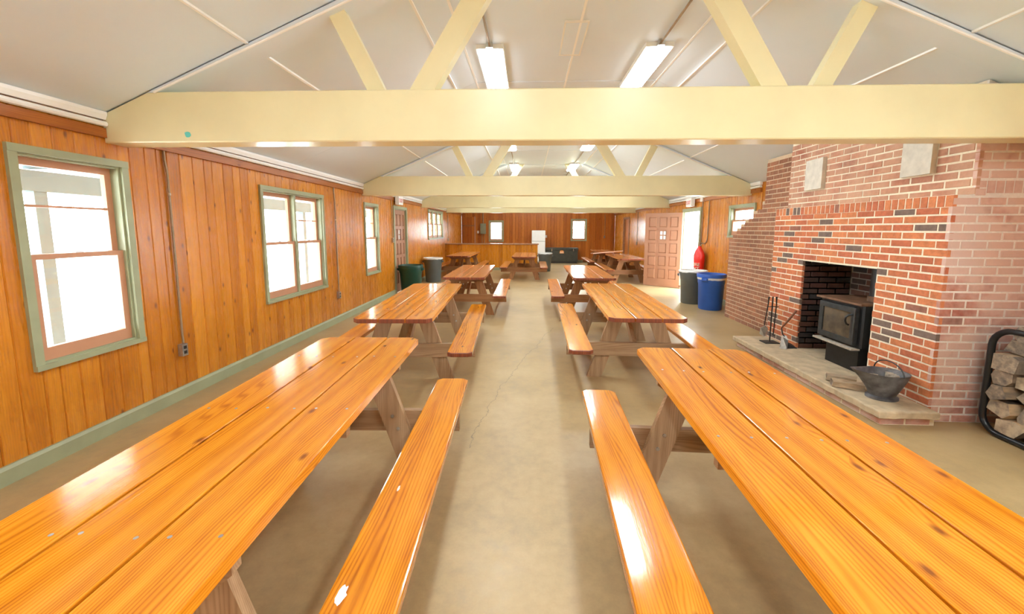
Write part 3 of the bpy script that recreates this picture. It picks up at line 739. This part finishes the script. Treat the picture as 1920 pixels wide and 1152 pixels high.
box('glass_pane', 'sglass', do, -0.038, -0.022, Y0+0.085, Y1-0.075, 0.345, 0.615)
m = MB().tube([(-0.05, Y0+0.06, 0.60), (-0.085, Y0+0.07, 0.595), (-0.10, Y0+0.085, 0.57), (-0.10, Y0+0.09, 0.53), (-0.09, Y0+0.085, 0.50), (-0.07, Y0+0.08, 0.49)], 0.010, 8); m.build('handle', 'blackmetal', do, True)
m = MB(); m.tube([(-0.055, Y0+0.035, 0.30), (-0.055, Y0+0.035, 0.66)], 0.009, 8); m.build('hinge', 'charmetal', do, True)
m = MB().lathe([(0.085, 0.722), (0.085, 0.75), (0.075, 0.752), (0.075, 1.20)], 18, (0.25, -0.13)); m.build('flue_pipe', 'blackmetal', st, True)
m = MB().lathe([(0.09, 0.722), (0.09, 0.775), (0.078, 0.775)], 18, (0.25, -0.13)); m.build('flue_collar', 'rust', st, True)

# ------------------------------------------------------------------ coal scuttle
sc = empty('coal_scuttle', (3.08, 3.44, 0.13)); tag(sc, 'dented grey metal coal scuttle with a pouring lip and wire bail', 'coal scuttle')
def ring(a, b, z, spout=0.0, n=28, zs=0.0, zb=0.0):
    o = []
    for i in range(n):
        t = 2*PI*i/n; c, s_ = math.cos(t), math.sin(t); ex = max(0.0, -c)**4
        o.append((a*c-spout*ex, b*s_, z+zs*ex+zb*max(0, c)**2))
    return o
m = MB(); rs = [ring(0.118, 0.10, 0.0), ring(0.118, 0.10, 0.018), ring(0.095, 0.08, 0.03), ring(0.125, 0.105, 0.09, 0.0), ring(0.165, 0.13, 0.17, 0.03, zs=0.01), ring(0.185, 0.14, 0.225, 0.085, zs=0.028, zb=-0.005), ring(0.188, 0.142, 0.232, 0.095, zs=0.03, zb=-0.005),
          ring(0.178, 0.133, 0.228, 0.085, zs=0.028, zb=-0.005), ring(0.155, 0.12, 0.17, 0.02), ring(0.11, 0.09, 0.09)]
m.rings(rs, cap=(True, True)); m.build('bucket', 'scuttle', sc, True)
m = MB().tube([(0.035+0.15*math.sin(0.0), 0.145*math.cos(t), 0.225+0.10*math.sin(t)) for t in [PI*i/14 for i in range(15)]], 0.0055, 6); b_ = m.build('bail', 'charmetal', sc, True)
m = MB(); rr = random.Random(8)
for i in range(14):
    a = rr.uniform(-0.10, 0.12); b = rr.uniform(-0.07, 0.07); s_ = rr.uniform(0.02, 0.035)
    m.rings([[(a+s_*math.cos(t)*rr.uniform(.7, 1.1), b+s_*math.sin(t)*rr.uniform(.7, 1.1), 0.165+zz*s_) for t in [2*PI*q/6 for q in range(6)]] for zz in (-0.5, 0.5, 1.0)])
tag(m.build('ash_fill', 'ash', sc), kind='stuff')

# ------------------------------------------------------------------ firewood
def split_log(name, L, pts, parent=None, mats=('split', 'logend', 'bark'), seed=0):
    rr = random.Random(seed); n = len(pts); rs = []
    for k in range(4):
        y = -L/2+L*k/3
        rs.append([(x+rr.uniform(-0.006, 0.006), y+(rr.uniform(-0.01, 0.01) if k in (0, 3) else 0), z+rr.uniform(-0.006, 0.006)) for x, z in pts])
    m = MB(); m.rings(rs, 0, capmi=1)
    for k in range(3):
        for i in range(n):
            if i < n//2: m.mi[k*n+i] = 2
    return m.build(name, list(mats))
def wedge(r, rr, ang=None):
    kind = rr.random(); a0 = rr.uniform(0, 2*PI) if ang is None else ang; P = []
    span = rr.choice((PI*0.5, PI*0.62, PI*0.95))
    for i in range(5):
        t = a0+span*i/4-span/2; P.append((r*math.cos(t)*rr.uniform(.9, 1.08), r*math.sin(t)*rr.uniform(.9, 1.08)))
    for w in range(2): P.append((-0.25*r*math.cos(a0)+rr.uniform(-.12, .12)*r, -0.25*r*math.sin(a0)+rr.uniform(-.12, .12)*r))
    cx = sum(p[0] for p in P)/len(P); cy = sum(p[1] for p in P)/len(P)
    P = sorted(P, key=lambda p: math.atan2(p[1]-cy, p[0]-cx))
    return [(p[0]-cx, p[1]-cy) for p in P]
# two split pieces on the hearth
hl = [((3.01, 3.80, 0.13), 1.0, 0.22, 'dark split firewood piece on the hearth behind the pale one'), ((2.955, 3.655, 0.13), 1.05, 0.23, 'pale split firewood piece on the hearth beside the scuttle')]
for i, (p, rz, L, lab) in enumerate(hl):
    prf = [(-0.055, 0.004), (0.05, 0.004), (0.06, 0.03), (0.02, 0.065), (-0.05, 0.055)]
    o = split_log('firewood_log', L, prf, seed=40+i, mats=('split', 'logend', 'split')); o.location = p; o.rotation_euler = (0, 0, rz); tag(o, lab, 'firewood', 'hearth firewood pieces')
# rack
rk = empty('firewood_rack', (3.59, 2.74, 0)); tag(rk, 'black tubular hoop firewood rack beside the chimney', 'log rack')
def hoop(x):
    P = []; y0, y1, z0, z1, r = -0.42, 0.40, 0.025, 0.83, 0.13
    for cy_, cz_, a0 in ((y0+r, z1-r, PI/2), (y0+r, z0+r, PI), (y1-r, z0+r, 1.5*PI), (y1-r, z1-r, 0.0)):
        for i in range(7): P.append((x, cy_+r*math.cos(a0+PI/2*i/6), cz_+r*math.sin(a0+PI/2*i/6)))
    return P
for x in (0.0, 0.33):
    P = hoop(x); P = P+[P[0]]
    MB().tube(P, 0.022, 10).build('hoop', 'tube', rk, True)
for y in (-0.28, 0.26): MB().tube([(0.0, y, 0.025), (0.33, y, 0.025)], 0.018, 8).build('cross_tube', 'tube', rk, True)
rr = random.Random(21); rowname = ['bottom', 'second', 'third', 'fourth', 'fifth', 'sixth', 'top', 'eighth']
z = 0.048; colname = ['first', 'second', 'third', 'fourth', 'fifth', 'sixth', 'seventh']
for row in range(7):
    rh = rr.uniform(0.108, 0.13); y = 3.108 if row not in (0, 6) else 3.05; c = 0; yend = 2.35 if row not in (0, 6) else 2.42
    while y > yend+0.06:
        w = rr.uniform(0.12, 0.20); w = min(w, y-yend)
        P = []; nn = rr.choice((4, 5, 5, 6)); ph = rr.uniform(0, 2*PI)
        for i in range(nn):
            t = ph+2*PI*i/nn+rr.uniform(-0.35, 0.35)
            P.append((max(-w*0.5, min(w*0.5, w*0.80*math.cos(t))), max(-rh*0.5, min(rh*0.5, rh*0.80*math.sin(t)))))
        L = rr.uniform(0.38, 0.44)+(0.06 if (row == 2 and c == 0) else 0)
        o = split_log('firewood_log', L, P, seed=row*20+c)
        o.location = (3.815+rr.uniform(-0.02, 0.03)-(0.03 if (row == 2 and c == 0) else 0), y-w/2, z+rh/2); o.rotation_euler = (0, rr.uniform(-.02, .02), PI/2+rr.uniform(-.05, .05))
        tag(o, 'split firewood log in the black rack, %s row up, %s from the brick chimney' % (rowname[row], colname[min(c, 6)]), 'firewood', 'split logs in the rack')
        y -= w+0.004; c += 1
    z += rh+0.002

# ------------------------------------------------------------------ fireplace tools
tl = empty('fireplace_tool_set', (3.13, 5.14, 0.13)); tag(tl, 'dark iron fireplace tool stand with hanging shovel and poker', 'tool set')
m = MB(); m.slab([(-0.09, -0.07), (0.09, -0.07), (0.09, 0.07), (-0.09, 0.07)], 0.0, 0.014, 0.004); m.build('base', 'charmetal', tl)
MB().tube([(0.0, 0, 0.01), (0.0, 0, 0.60)], 0.008, 8).build('pole', 'blackmetal', tl, True)
MB().tube([(-0.06, 0, 0.47), (0.08, 0, 0.47)], 0.006, 6).build('hook_bar', 'blackmetal', tl, True)
s_ = MB().tube([(-0.06, -0.02, 0.60), (-0.065, -0.02, 0.50), (-0.10, -0.03, 0.23)], [0.011, 0.007, 0.006], 8).build('shovel', 'blackmetal', tl, True)
m = MB(); m.rings([[(-0.145, -0.035, 0.20), (-0.10, -0.052, 0.235), (-0.055, -0.035, 0.20), (-0.05, -0.03, 0.12), (-0.10, -0.05, 0.09), (-0.15, -0.03, 0.12)], [(-0.145, -0.030, 0.20), (-0.10, -0.047, 0.235), (-0.055, -0.030, 0.20), (-0.05, -0.025, 0.12), (-0.10, -0.045, 0.09), (-0.15, -0.025, 0.12)]]); m.build('shovel_blade', 'galv', s_)
p_ = MB().tube([(0.045, 0.0, 0.60), (0.05, 0, 0.50), (0.04, 0, 0.13)], [0.011, 0.007, 0.006], 8).build('poker', 'blackmetal', tl, True)
MB().tube([(0.04, 0, 0.13), (0.035, -0.0, 0.10), (0.06, 0, 0.09)], 0.007, 6).build('poker_hook', 'charmetal', p_, True)
hs = empty('hearth_shovel', (3.19, 4.93, 0.13)); tag(hs, 'short ash shovel leaning on the brick beside the tool stand', 'shovel')
MB().tube([(-0.045, 0.02, 0.24), (0.01, 0.0, 0.33), (0.085, -0.03, 0.47)], [0.009, 0.012, 0.013], 8).build('handle', 'ember', hs, True)
MB().tube([(-0.045, 0.02, 0.24), (-0.03, 0.015, 0.17), (0.01, 0.0, 0.10)], 0.008, 8).build('shank', 'charmetal', hs, True)
m = MB(); m.rings([[(-0.10, -0.06, 0.004), (-0.035, 0.02, 0.145), (0.0, 0.0, 0.15), (0.01, -0.02, 0.10), (-0.04, -0.09, 0.004)], [(-0.09, -0.065, 0.0), (-0.03, 0.01, 0.135), (0.01, -0.005, 0.145), (0.02, -0.025, 0.095), (-0.03, -0.095, 0.0)]]); m.build('blade', 'galv', hs)
m = MB(); m.rings([[(-0.06, -0.06, 0.0), (0.12, -0.05, 0.0), (0.10, 0.03, 0.03), (0.0, 0.02, 0.07)], [(-0.06, -0.055, 0.006), (0.12, -0.045, 0.006), (0.10, 0.035, 0.036), (0.0, 0.025, 0.076)]]); m.build('pan', 'charmetal', hs)

# ------------------------------------------------------------------ picnic tables
HL = 1.22
def make_table(aged=False):
    t = empty('picnic_table'); tp, ed, lg, lx = ('top_aged', 'end', 'leg_aged', 'leg_x_aged') if aged else ('top', 'end_light', 'leg', 'leg_x')
    W_, G_ = 0.236, 0.011; cl_ = 0.05
    for i, cx in enumerate((-W_-G_, 0.0, W_+G_)):
        h_ = W_/2; P = [(-h_, -HL), (h_, -HL), (h_, HL), (-h_, HL)]
        if i == 0: P = [(-h_+cl_, -HL), (h_, -HL), (h_, HL), (-h_+cl_, HL), (-h_, HL-cl_), (-h_, -HL+cl_)]
        if i == 2: P = [(-h_, -HL), (h_-cl_, -HL), (h_, -HL+cl_), (h_, HL-cl_), (h_-cl_, HL), (-h_, HL)]
        m = MB(); m.slab(P, 0.0, 0.04, 0.004, 0, 1); o = m.build('tabletop_plank', [tp, 'end' if aged else 'end'], t, loc=(cx, 0, 0.71))
        mm = MB()
        for yy in (-0.76, 0.0, 0.76):
            for xx in (-0.07, 0.07): mm.lathe([(0.006, 0.0395), (0.006, 0.0412)], 8, (xx+R.uniform(-.02, .02), yy+R.uniform(-.01, .01)))
        s_ = mm.build('screw_heads', 'galv', o); s_['kind'] = 'stuff'
    for sx in (-1, 1):
        h_ = 0.117; c_ = 0.035; P = [(-h_+c_, -HL), (h_-c_, -HL), (h_, -HL+c_), (h_, HL-c_), (h_-c_, HL), (-h_+c_, HL), (-h_, HL-c_), (-h_, -HL+c_)]
        m = MB(); m.slab(P, 0.0, 0.04, 0.008, 0, 1); m.build('bench_plank', [tp, 'end'], t, loc=(sx*0.617, 0, 0.39))
    FY = 0.73
    for sy in (-1, 1):
        for sx in (-1, 1):
            # leg: slanted 2x6 with foot and top cut level
            w = 0.152; xt, xb = 0.185, 0.425
            P = [(xb-w/2, 0.0), (xb+w/2, 0.0), (xt+w/2, 0.708), (xt-w/2, 0.708)]
            y0, y1 = (FY-0.019, FY+0.019); m = MB()
            m.rings([[(sx*x, sy*y, z) for x, z in P] for y in (y0, y1)]); o = m.build('leg', lg, t)
            for (bx_, bz) in ((0.30, 0.37), (0.335, 0.285), (0.21, 0.66)):
                mm = MB(); mm.rings([[(sx*bx_+0.011*math.cos(q*PI/4), sy*yy, bz+0.011*math.sin(q*PI/4)) for q in range(8)] for yy in (FY-0.024, FY-0.019)]); mm.build('bolt', 'galv', o)
                mm = MB(); mm.rings([[(sx*bx_+0.011*math.cos(q*PI/4), sy*yy, bz+0.011*math.sin(q*PI/4)) for q in range(8)] for yy in (FY+0.019, FY+0.024)]); mm.build('bolt', 'galv', o)
        m = MB().box(-0.725, 0.725, min(sy*(FY+0.057), sy*(FY+0.0195)), max(sy*(FY+0.057), sy*(FY+0.0195)), 0.25, 0.39); m.build('seat_support', lx, t)
        P = [(-0.34, 0.71), (-0.34, 0.66), (-0.29, 0.62), (0.29, 0.62), (0.34, 0.66), (0.34, 0.71)]
        m = MB(); m.rings([[(x, sy*y, z-0.001) for x, z in P] for y in (FY+0.0195, FY+0.057)]); m.build('top_cleat', lx, t)
        # diagonal brace
        m = MB(); m.rings([[(x, sy*(FY-0.02), 0.265), (x, sy*(FY+0.018), 0.365), (x, sy*0.13, 0.708), (x, sy*0.022, 0.708)] for x in (-0.02, 0.02)]); m.build('diagonal_brace', lg, t)
    m = MB().box(-0.32, 0.32, -0.019, 0.019, 0.62, 0.7095); m.build('top_cleat', lx, t)
    return t
new_t = make_table(False); old_t = make_table(True)
G1 = 'varnished picnic tables in two rows'
tables = [
 (0, -1.14, 1.70, 0.034, 'bright orange picnic table nearest the camera on the window side'),
 (0, 1.085, 1.53, -0.036, 'bright orange picnic table nearest the camera on the fireplace side'),
 (0, -1.30, 4.75, 0.048, 'orange picnic table second from the camera on the window side'),
 (0, 1.168, 4.90, -0.028, 'orange picnic table second from the camera in front of the hearth'),
 (1, -1.11, 7.96, 0.004, 'reddish brown picnic table third from the camera on the window side'),
 (1, 1.175, 8.0, -0.02, 'reddish brown picnic table third from the camera on the fireplace side'),
 (1, -2.14, 13.45, -0.02, 'brown picnic table against the half wall by the pine side wall'),
 (1, -0.10, 13.2, -0.015, 'brown picnic table at the free end of the half wall'),
 (1, 3.02, 12.65, -0.02, 'reddish picnic table just beyond the open salmon door'),
 (1, 2.95, 15.5, -0.02, 'reddish picnic table farthest away by the far corner')]
used = set()
TB_ = []
for ag, x, y, rz, lab in tables:
    src = old_t if ag else new_t
    o = src if ag not in used else copy_tree(src)
    used.add(ag); TB_.append(o)
for o, (ag, x, y, rz, lab) in zip(TB_, tables):
    o.location = (x, y, 0); o.rotation_euler = (0, 0, rz); tag(o, lab, 'picnic table', G1)
# bare white chip and a splinter on the nearest window-side bench
for nm, ctr, n_, ra, rb, mt in (('paint_spot', (0.545, -0.615), 14, 0.016, 0.034, 'paintw'), ('splinter', (0.575, -0.10), 6, 0.006, 0.02, 'text')):
    rr = random.Random(2); mm = MB()
    mm.rings([[(ctr[0]+rr.uniform(.55, 1.1)*ra*math.cos(2*PI*i/n_), ctr[1]+rr.uniform(.7, 1.2)*rb*math.sin(2*PI*i/n_), zz) for i in range(n_)] for zz in (0.4301, 0.4312)])
    mm.build(nm, mt, TB_[0])

# ------------------------------------------------------------------ half wall
hwl = empty('half_wall', (-1.405, 15.45, 0)); tag(hwl, 'knotty pine half wall with dark cap dividing off the kitchen', 'partition')
x = -1.79; rr = random.Random(4)
box('core', 'board', hwl, -1.79, 1.79, -0.03, 0.05, 0.0, 0.985)
while x < 1.79-0.01:
    w = rr.uniform(0.14, 0.22); e = min(x+w, 1.79)
    if 1.79-e < 0.08: e = 1.79
    m = MB(); m.rings([[(a, b, z) for a, b in ((x+0.001, -0.03), (x+0.001, -0.044), (x+0.007, -0.05), (e-0.007, -0.05), (e-0.001, -0.044), (e-0.001, -0.03))] for z in (0.0, 0.985)]); 
    cx = (x+e)/2
    m.v = [(p[0]-cx, p[1], p[2]) for p in m.v]; m.build('board', 'board', hwl, loc=(cx, 0, 0)); x = e
m = MB(); m.slab([(-1.79, -0.09), (1.83, -0.09), (1.83, 0.20), (-1.79, 0.20)], 0.985, 1.03, 0.006); m.build('cap', 'wtrim_x', hwl)
box('kick_board', 'green', hwl, -1.79, 1.79, -0.068, -0.05, 0.0, 0.10)

# ------------------------------------------------------------------ bins
def bin_(name, loc_, mat, h, r0, r1, label, liner=False, ribs=2, rz=0.0, lid_tail=False):
    b = empty(name, loc_, rz); tag(b, label, 'trash can', 'round plastic trash cans')
    rim = r1+0.022
    prof = [(r0*0.96, 0.0), (r0, 0.012), (r0+(r1-r0)*0.72, h*0.72)]
    prof += [(r0+(r1-r0)*0.72+0.008, h*0.735), (r1+0.006, h*0.90), (rim, h*0.905), (rim+0.004, h*0.965), (rim, h), (rim-0.02, h), (r1-0.012, h*0.93), (r0-0.012, 0.03)]
    MB().lathe(prof, 36).build('barrel', mat, b, True)
    for s in (-1, 1):
        m = MB(); m.rings([[(s*(rim-0.01), -0.06, h*0.80), (s*(rim+0.03), -0.05, h*0.83), (s*(rim+0.03), -0.05, h*0.88), (s*(rim-0.01), -0.06, h*0.90)], [(s*(rim-0.01), 0.06, h*0.80), (s*(rim+0.03), 0.05, h*0.83), (s*(rim+0.03), 0.05, h*0.88), (s*(rim-0.01), 0.06, h*0.90)]]); m.build('handle', mat, b)
    if liner:
        rr = random.Random(int(h*1000)); n = 36; rs = []
        lo = [rr.uniform(-0.02, 0.012) for _ in range(n)]
        if liner == 'band': prof2 = ((r1+0.012, h*0.845, 0.25), (r1+0.014, h*0.87, 0.15), (r1+0.012, h*0.90, 0.0))
        else: prof2 = ((rim+0.010, h*0.955, 0.5), (rim+0.011, h*0.98, 0.2), (rim+0.003, h+0.004, 0), (rim-0.024, h+0.004, 0), (r1-0.03, h*0.90, 0.2), (r1-0.05, h*0.6, 0))
        for r_, z_, k_ in prof2:
            rs.append([((r_+rr.uniform(-.002, .003))*math.cos(2*PI*i/n), (r_+rr.uniform(-.002, .003))*math.sin(2*PI*i/n), z_+lo[i]*k_) for i in range(n)])
        m = MB(); m.rings(rs, cap=(False, liner != 'band')); m.build('liner', 'liner', b, True)
    return b
bin_('trash_can', (-2.86, 9.62, 0), 'bin_green', 0.70, 0.235, 0.275, 'dark green trash can by the closed door', False)
bin_('trash_can', (-2.84, 11.84, 0), 'bin_grey', 0.72, 0.225, 0.265, 'grey trash can with white liner by the window wall', True)
bin_('trash_can', (3.66, 8.02, 0), 'bin_blue', 0.71, 0.215, 0.245, 'blue trash can beside the brick chimney', 'band', rz=0.7)
bin_('trash_can', (3.57, 8.68, 0), 'bin_grey', 0.71, 0.225, 0.26, 'grey trash can with liner behind the blue one', True, rz=-0.5)
bin_('trash_can', (0.66, 15.1, 0), 'bin_grey', 0.69, 0.21, 0.25, 'grey trash can at the end of the half wall', True)

# ------------------------------------------------------------------ fridge, chest
fr = empty('refrigerator', (0.50, YB-0.42, 0)); tag(fr, 'white top freezer refrigerator against the far wall', 'refrigerator')
m = MB(); m.slab([(-0.31, -0.27), (0.31, -0.27), (0.31, 0.36), (-0.31, 0.36)], 0.03, 1.53, 0.02); m.build('cabinet', 'fridge', fr)
for z0, z1 in ((0.09, 1.02), (1.035, 1.525)):
    m = MB(); m.slab([(-0.31, -0.335), (0.31, -0.335), (0.31, -0.275), (-0.31, -0.275)], z0, z1, 0.012); o = m.build('freezer_door' if z0 > 1 else 'fridge_door', 'fridge', fr)
    MB().box(-0.285, -0.265, -0.37, -0.335, (z1-0.40) if z0 < 1 else z0+0.03, (z1-0.03) if z0 < 1 else z0+0.28).build('handle', 'fridge', o)
box('gasket', 'fgrey', fr, -0.305, 0.305, -0.33, -0.28, 1.018, 1.037)
for sx in (-0.25, 0.25):
    for sy in (-0.2, 0.3): MB().lathe([(0.025, 0), (0.025, 0.03)], 10, (sx, sy)).build('foot', 'dark', fr)
ch = empty('storage_chest', (1.60, 19.0, 0)); tag(ch, 'long dark grey steel storage chest under the far window', 'chest')
box('body', 'chest', ch, -0.75, 0.75, -0.24, 0.24, 0.08, 0.60); m = MB(); m.slab([(-0.77, -0.255), (0.77, -0.255), (0.77, 0.25), (-0.77, 0.25)], 0.605, 0.72, 0.012); m.build('lid', 'chest', ch)
box('plinth', 'dark', ch, -0.72, 0.72, -0.22, 0.22, 0.0, 0.08)
for x in (-0.47, 0.54): box('latch', 'chrome', ch, x-0.014, x+0.014, -0.268, -0.2405, 0.56, 0.68)
m = MB(); m.rings([[(x, y, z) for x, z in ((-0.10, 0.46), (0.10, 0.46), (0.10, 0.55), (0.05, 0.61), (-0.05, 0.61), (-0.10, 0.55))] for y in (-0.246, -0.2405)]); o = m.build('decal', 'orange', ch)
box('decal_band', 'text', o, -0.085, 0.085, -0.248, -0.2455, 0.475, 0.51); 
for x in (-0.045, 0.045): box('decal_window', 'text', o, x-0.02, x+0.02, -0.248, -0.2455, 0.53, 0.565)

# ------------------------------------------------------------------ electrics
def outlet_drop(T, u, ztop, zb, label, couple=None, wire=True):
    e = empty('outlet_drop', T(u, 0, zb)); o = Vector(e.location); tag(e, label, 'outlet')
    L = lambda d, w, z: tuple(Vector(T(u+w, d, z))-o)
    MB().tube([L(0.014, 0, ztop), L(0.014, 0, ztop-0.08), L(0.018, 0.012, ztop-0.2), L(0.018, 0.012, zb+0.15), L(0.026, 0.006, zb+0.07)], 0.0095, 8).build('conduit', 'conduit', e, True)
    if couple: MB().tube([L(0.018, 0.012, couple-0.012), L(0.018, 0.012, couple+0.012)], 0.014, 8).build('coupling', 'chrome', e, True)
    b = MB().box(u-0.029, u+0.029, 0.0, 0.045, zb-0.045, zb+0.065, T=lambda a, d, z: tuple(Vector(T(a, d, z))-o)).build('outlet_box', 'galv', e)
    for k_ in (-0.012, 0.034): MB().box(u-0.015, u+0.015, 0.045, 0.048, zb+k_-0.014, zb+k_+0.014, T=lambda a, d, z: tuple(Vector(T(a, d, z))-o)).build('socket', 'dark', b)
outlet_drop(TL, 3.46, 2.245, 0.445, 'grey outlet and wall conduit between the two nearest windows', 1.87)
outlet_drop(TL, 6.53, 2.245, 0.45, 'grey outlet and wall conduit beyond the paired window', 1.72)
outlet_drop(TL, 9.30, 2.245, 1.30, 'grey switch box and conduit beside the closed door')
outlet_drop(TL, 15.9, 2.245, 1.15, 'conduit and outlet on the side wall above the half wall')
outlet_drop(TB, 3.66, 2.3, 1.22, 'outlet with twin conduit on the far wall near the corner')
outlet_drop(TR, 15.3, 2.245, 1.05, 'outlet with conduit on the fireplace side wall far down the hall')
for (x, z, lab) in ((-2.40, 1.44, 'small white switch plate beside the electrical panel'), (0.88, 1.24, 'small white switch plate beside the refrigerator')):
    e = MB().box(-0.045, 0.045, 0, 0.02, -0.06, 0.06, T=lambda u, d, z_: (u, -d, z_)).box(-0.012, 0.012, 0.02, 0.032, -0.02, 0.02, T=lambda u, d, z_: (u, -d, z_)).build('switch_plate', 'outletw'); e.location = (x, YB, z); tag(e, lab, 'switch')
ep = empty('electrical_panel', (-2.15, YB, 1.35)); tag(ep, 'grey green electrical panel box beside the far window', 'electrical panel')
box('cabinet', 'panelbox', ep, -0.13, 0.13, -0.13, 0, 0.0, 0.50); box('panel_door', 'panelbox', ep, -0.115, 0.115, -0.142, -0.13, 0.02, 0.48)
MB().tube([(0.0, -0.05, 0.50), (0.0, -0.05, 1.05)], 0.02, 8).build('conduit', 'conduit', ep, True)
for x in (-0.05, 0.06): MB().tube([(x, -0.05, 0.0), (x, -0.05, -0.75)], 0.013, 8).build('conduit', 'conduit', ep, True)

# exit signs
def text_mesh(name, s, size, mat, parent, loc, rot, depth=0.002):
    cu = bpy.data.curves.new(name, 'FONT'); cu.body = s; cu.size = size; cu.align_x = 'CENTER'; cu.extrude = depth
    t = bpy.data.objects.new(name+'_c', cu); COL.objects.link(t)
    me = bpy.data.meshes.new_from_object(t.evaluated_get(bpy.context.evaluated_depsgraph_get())); bpy.data.objects.remove(t)
    o = bpy.data.objects.new(name, me); COL.objects.link(o); o.parent = parent; o.location = loc; o.rotation_euler = rot; me.materials.clear(); me.materials.append(M[mat]); return o
for T, x, y, lab, rz in ((TL, XL+0.10, 9.62, 'white exit sign above the closed door', PI/2), (TR, XR-0.10, 10.25, 'white exit sign above the open doorway', -PI/2)):
    e = empty('exit_sign', (x, y, 2.15), rz); tag(e, lab, 'exit sign')
    box('case', 'exit', e, -0.16, 0.16, -0.045, 0.045, 0.0, 0.20)
    text_mesh('lettering', 'EXIT', 0.13, 'exitred', e, (0, -0.047, 0.055), (PI/2, 0, 0))
    box('mount', 'dark', e, -0.03, 0.03, 0.045, 0.099, 0.06, 0.14)
# conduit loop by the open doorway
cp = empty('conduit_loop', (XR, 9.5, 1.25)); tag(cp, 'brown conduits dropping beside the open doorway', 'conduit')
MB().tube([(-0.018, 0.22, 1.0), (-0.018, 0.22, 0.80), (-0.018, 0.19, 0.70), (-0.018, 0.21, 0.10), (-0.018, 0.235, 0.02)], 0.011, 8).build('conduit', 'conduit', cp, True)
MB().tube([(-0.018, -0.12, 1.0), (-0.018, -0.12, 0.12), (-0.018, -0.07, 0.04), (-0.018, 0.05, 0.0), (-0.018, 0.20, 0.02)], 0.011, 8).build('conduit', 'conduit', cp, True)
box('pull_box', 'outletw', cp, -0.06, 0.0, 0.15, 0.29, 0.99, 1.09); box('switch_box', 'conduit', cp, -0.05, 0.0, 0.20, 0.28, -0.10, 0.02)
# red fire extinguisher cover
fx = empty('fire_extinguisher', (4.02, 9.50, 0.55)); tag(fx, 'fire extinguisher under a red vinyl cover lettered FIRE EXT', 'fire extinguisher')
m = MB(); n = 20
def rg(w, d, z, dx=0.0): return [(dx+d*math.cos(2*PI*i/n), w*math.sin(2*PI*i/n), z) for i in range(n)]
m.rings([rg(0.15, 0.095, 0.0), rg(0.17, 0.10, 0.15), rg(0.20, 0.10, 0.33), rg(0.235, 0.085, 0.43), rg(0.17, 0.075, 0.52), rg(0.07, 0.055, 0.60), rg(0.025, 0.03, 0.645)]); m.build('cover', 'red', fx, True)
MB().tube([(0.0, 0, 0.64), (0.06, 0, 0.70), (0.12, 0, 0.70)], 0.008, 6).build('hook', 'chrome', fx, True)
rzf = -0.62
text_mesh('lettering', 'FIRE', 0.105, 'text', fx, (-0.112, -0.10, 0.19), (PI/2, 0, -PI/2+0.75), 0.012)
text_mesh('lettering', 'EXT.', 0.105, 'text', fx, (-0.108, -0.095, 0.09), (PI/2, 0, -PI/2+0.75), 0.012)

# ------------------------------------------------------------------ porch outside the window wall
po = empty('porch', (-4.5, 5.0, -0.12)); tag(po, 'pale painted porch roof and posts outside the window wall', 'porch')
m = MB(); m.add([(x, y, z) for y in (-9, 9) for x, z in ((1.1, 2.72), (-1.25, 2.30), (-1.25, 2.34), (1.1, 2.76))], [(0, 1, 5, 4), (3, 7, 6, 2), (0, 4, 7, 3), (1, 2, 6, 5), (0, 3, 2, 1), (4, 5, 6, 7)]); m.build('porch_roof', 'porchw', po)
box('porch_beam', 'porch', po, -0.90, -0.76, -9, 9, 2.08, 2.30)
for y in (-5.9, -0.82, 4.3): box('porch_post', 'porch', po, -0.89, -0.77, y-0.06, y+0.06, 0.0, 2.08)
for y in (-3.3, -0.82, 1.7): box('porch_rafter', 'porch', po, -0.9, 1.1, y-0.03, y+0.03, 2.32, 2.42)
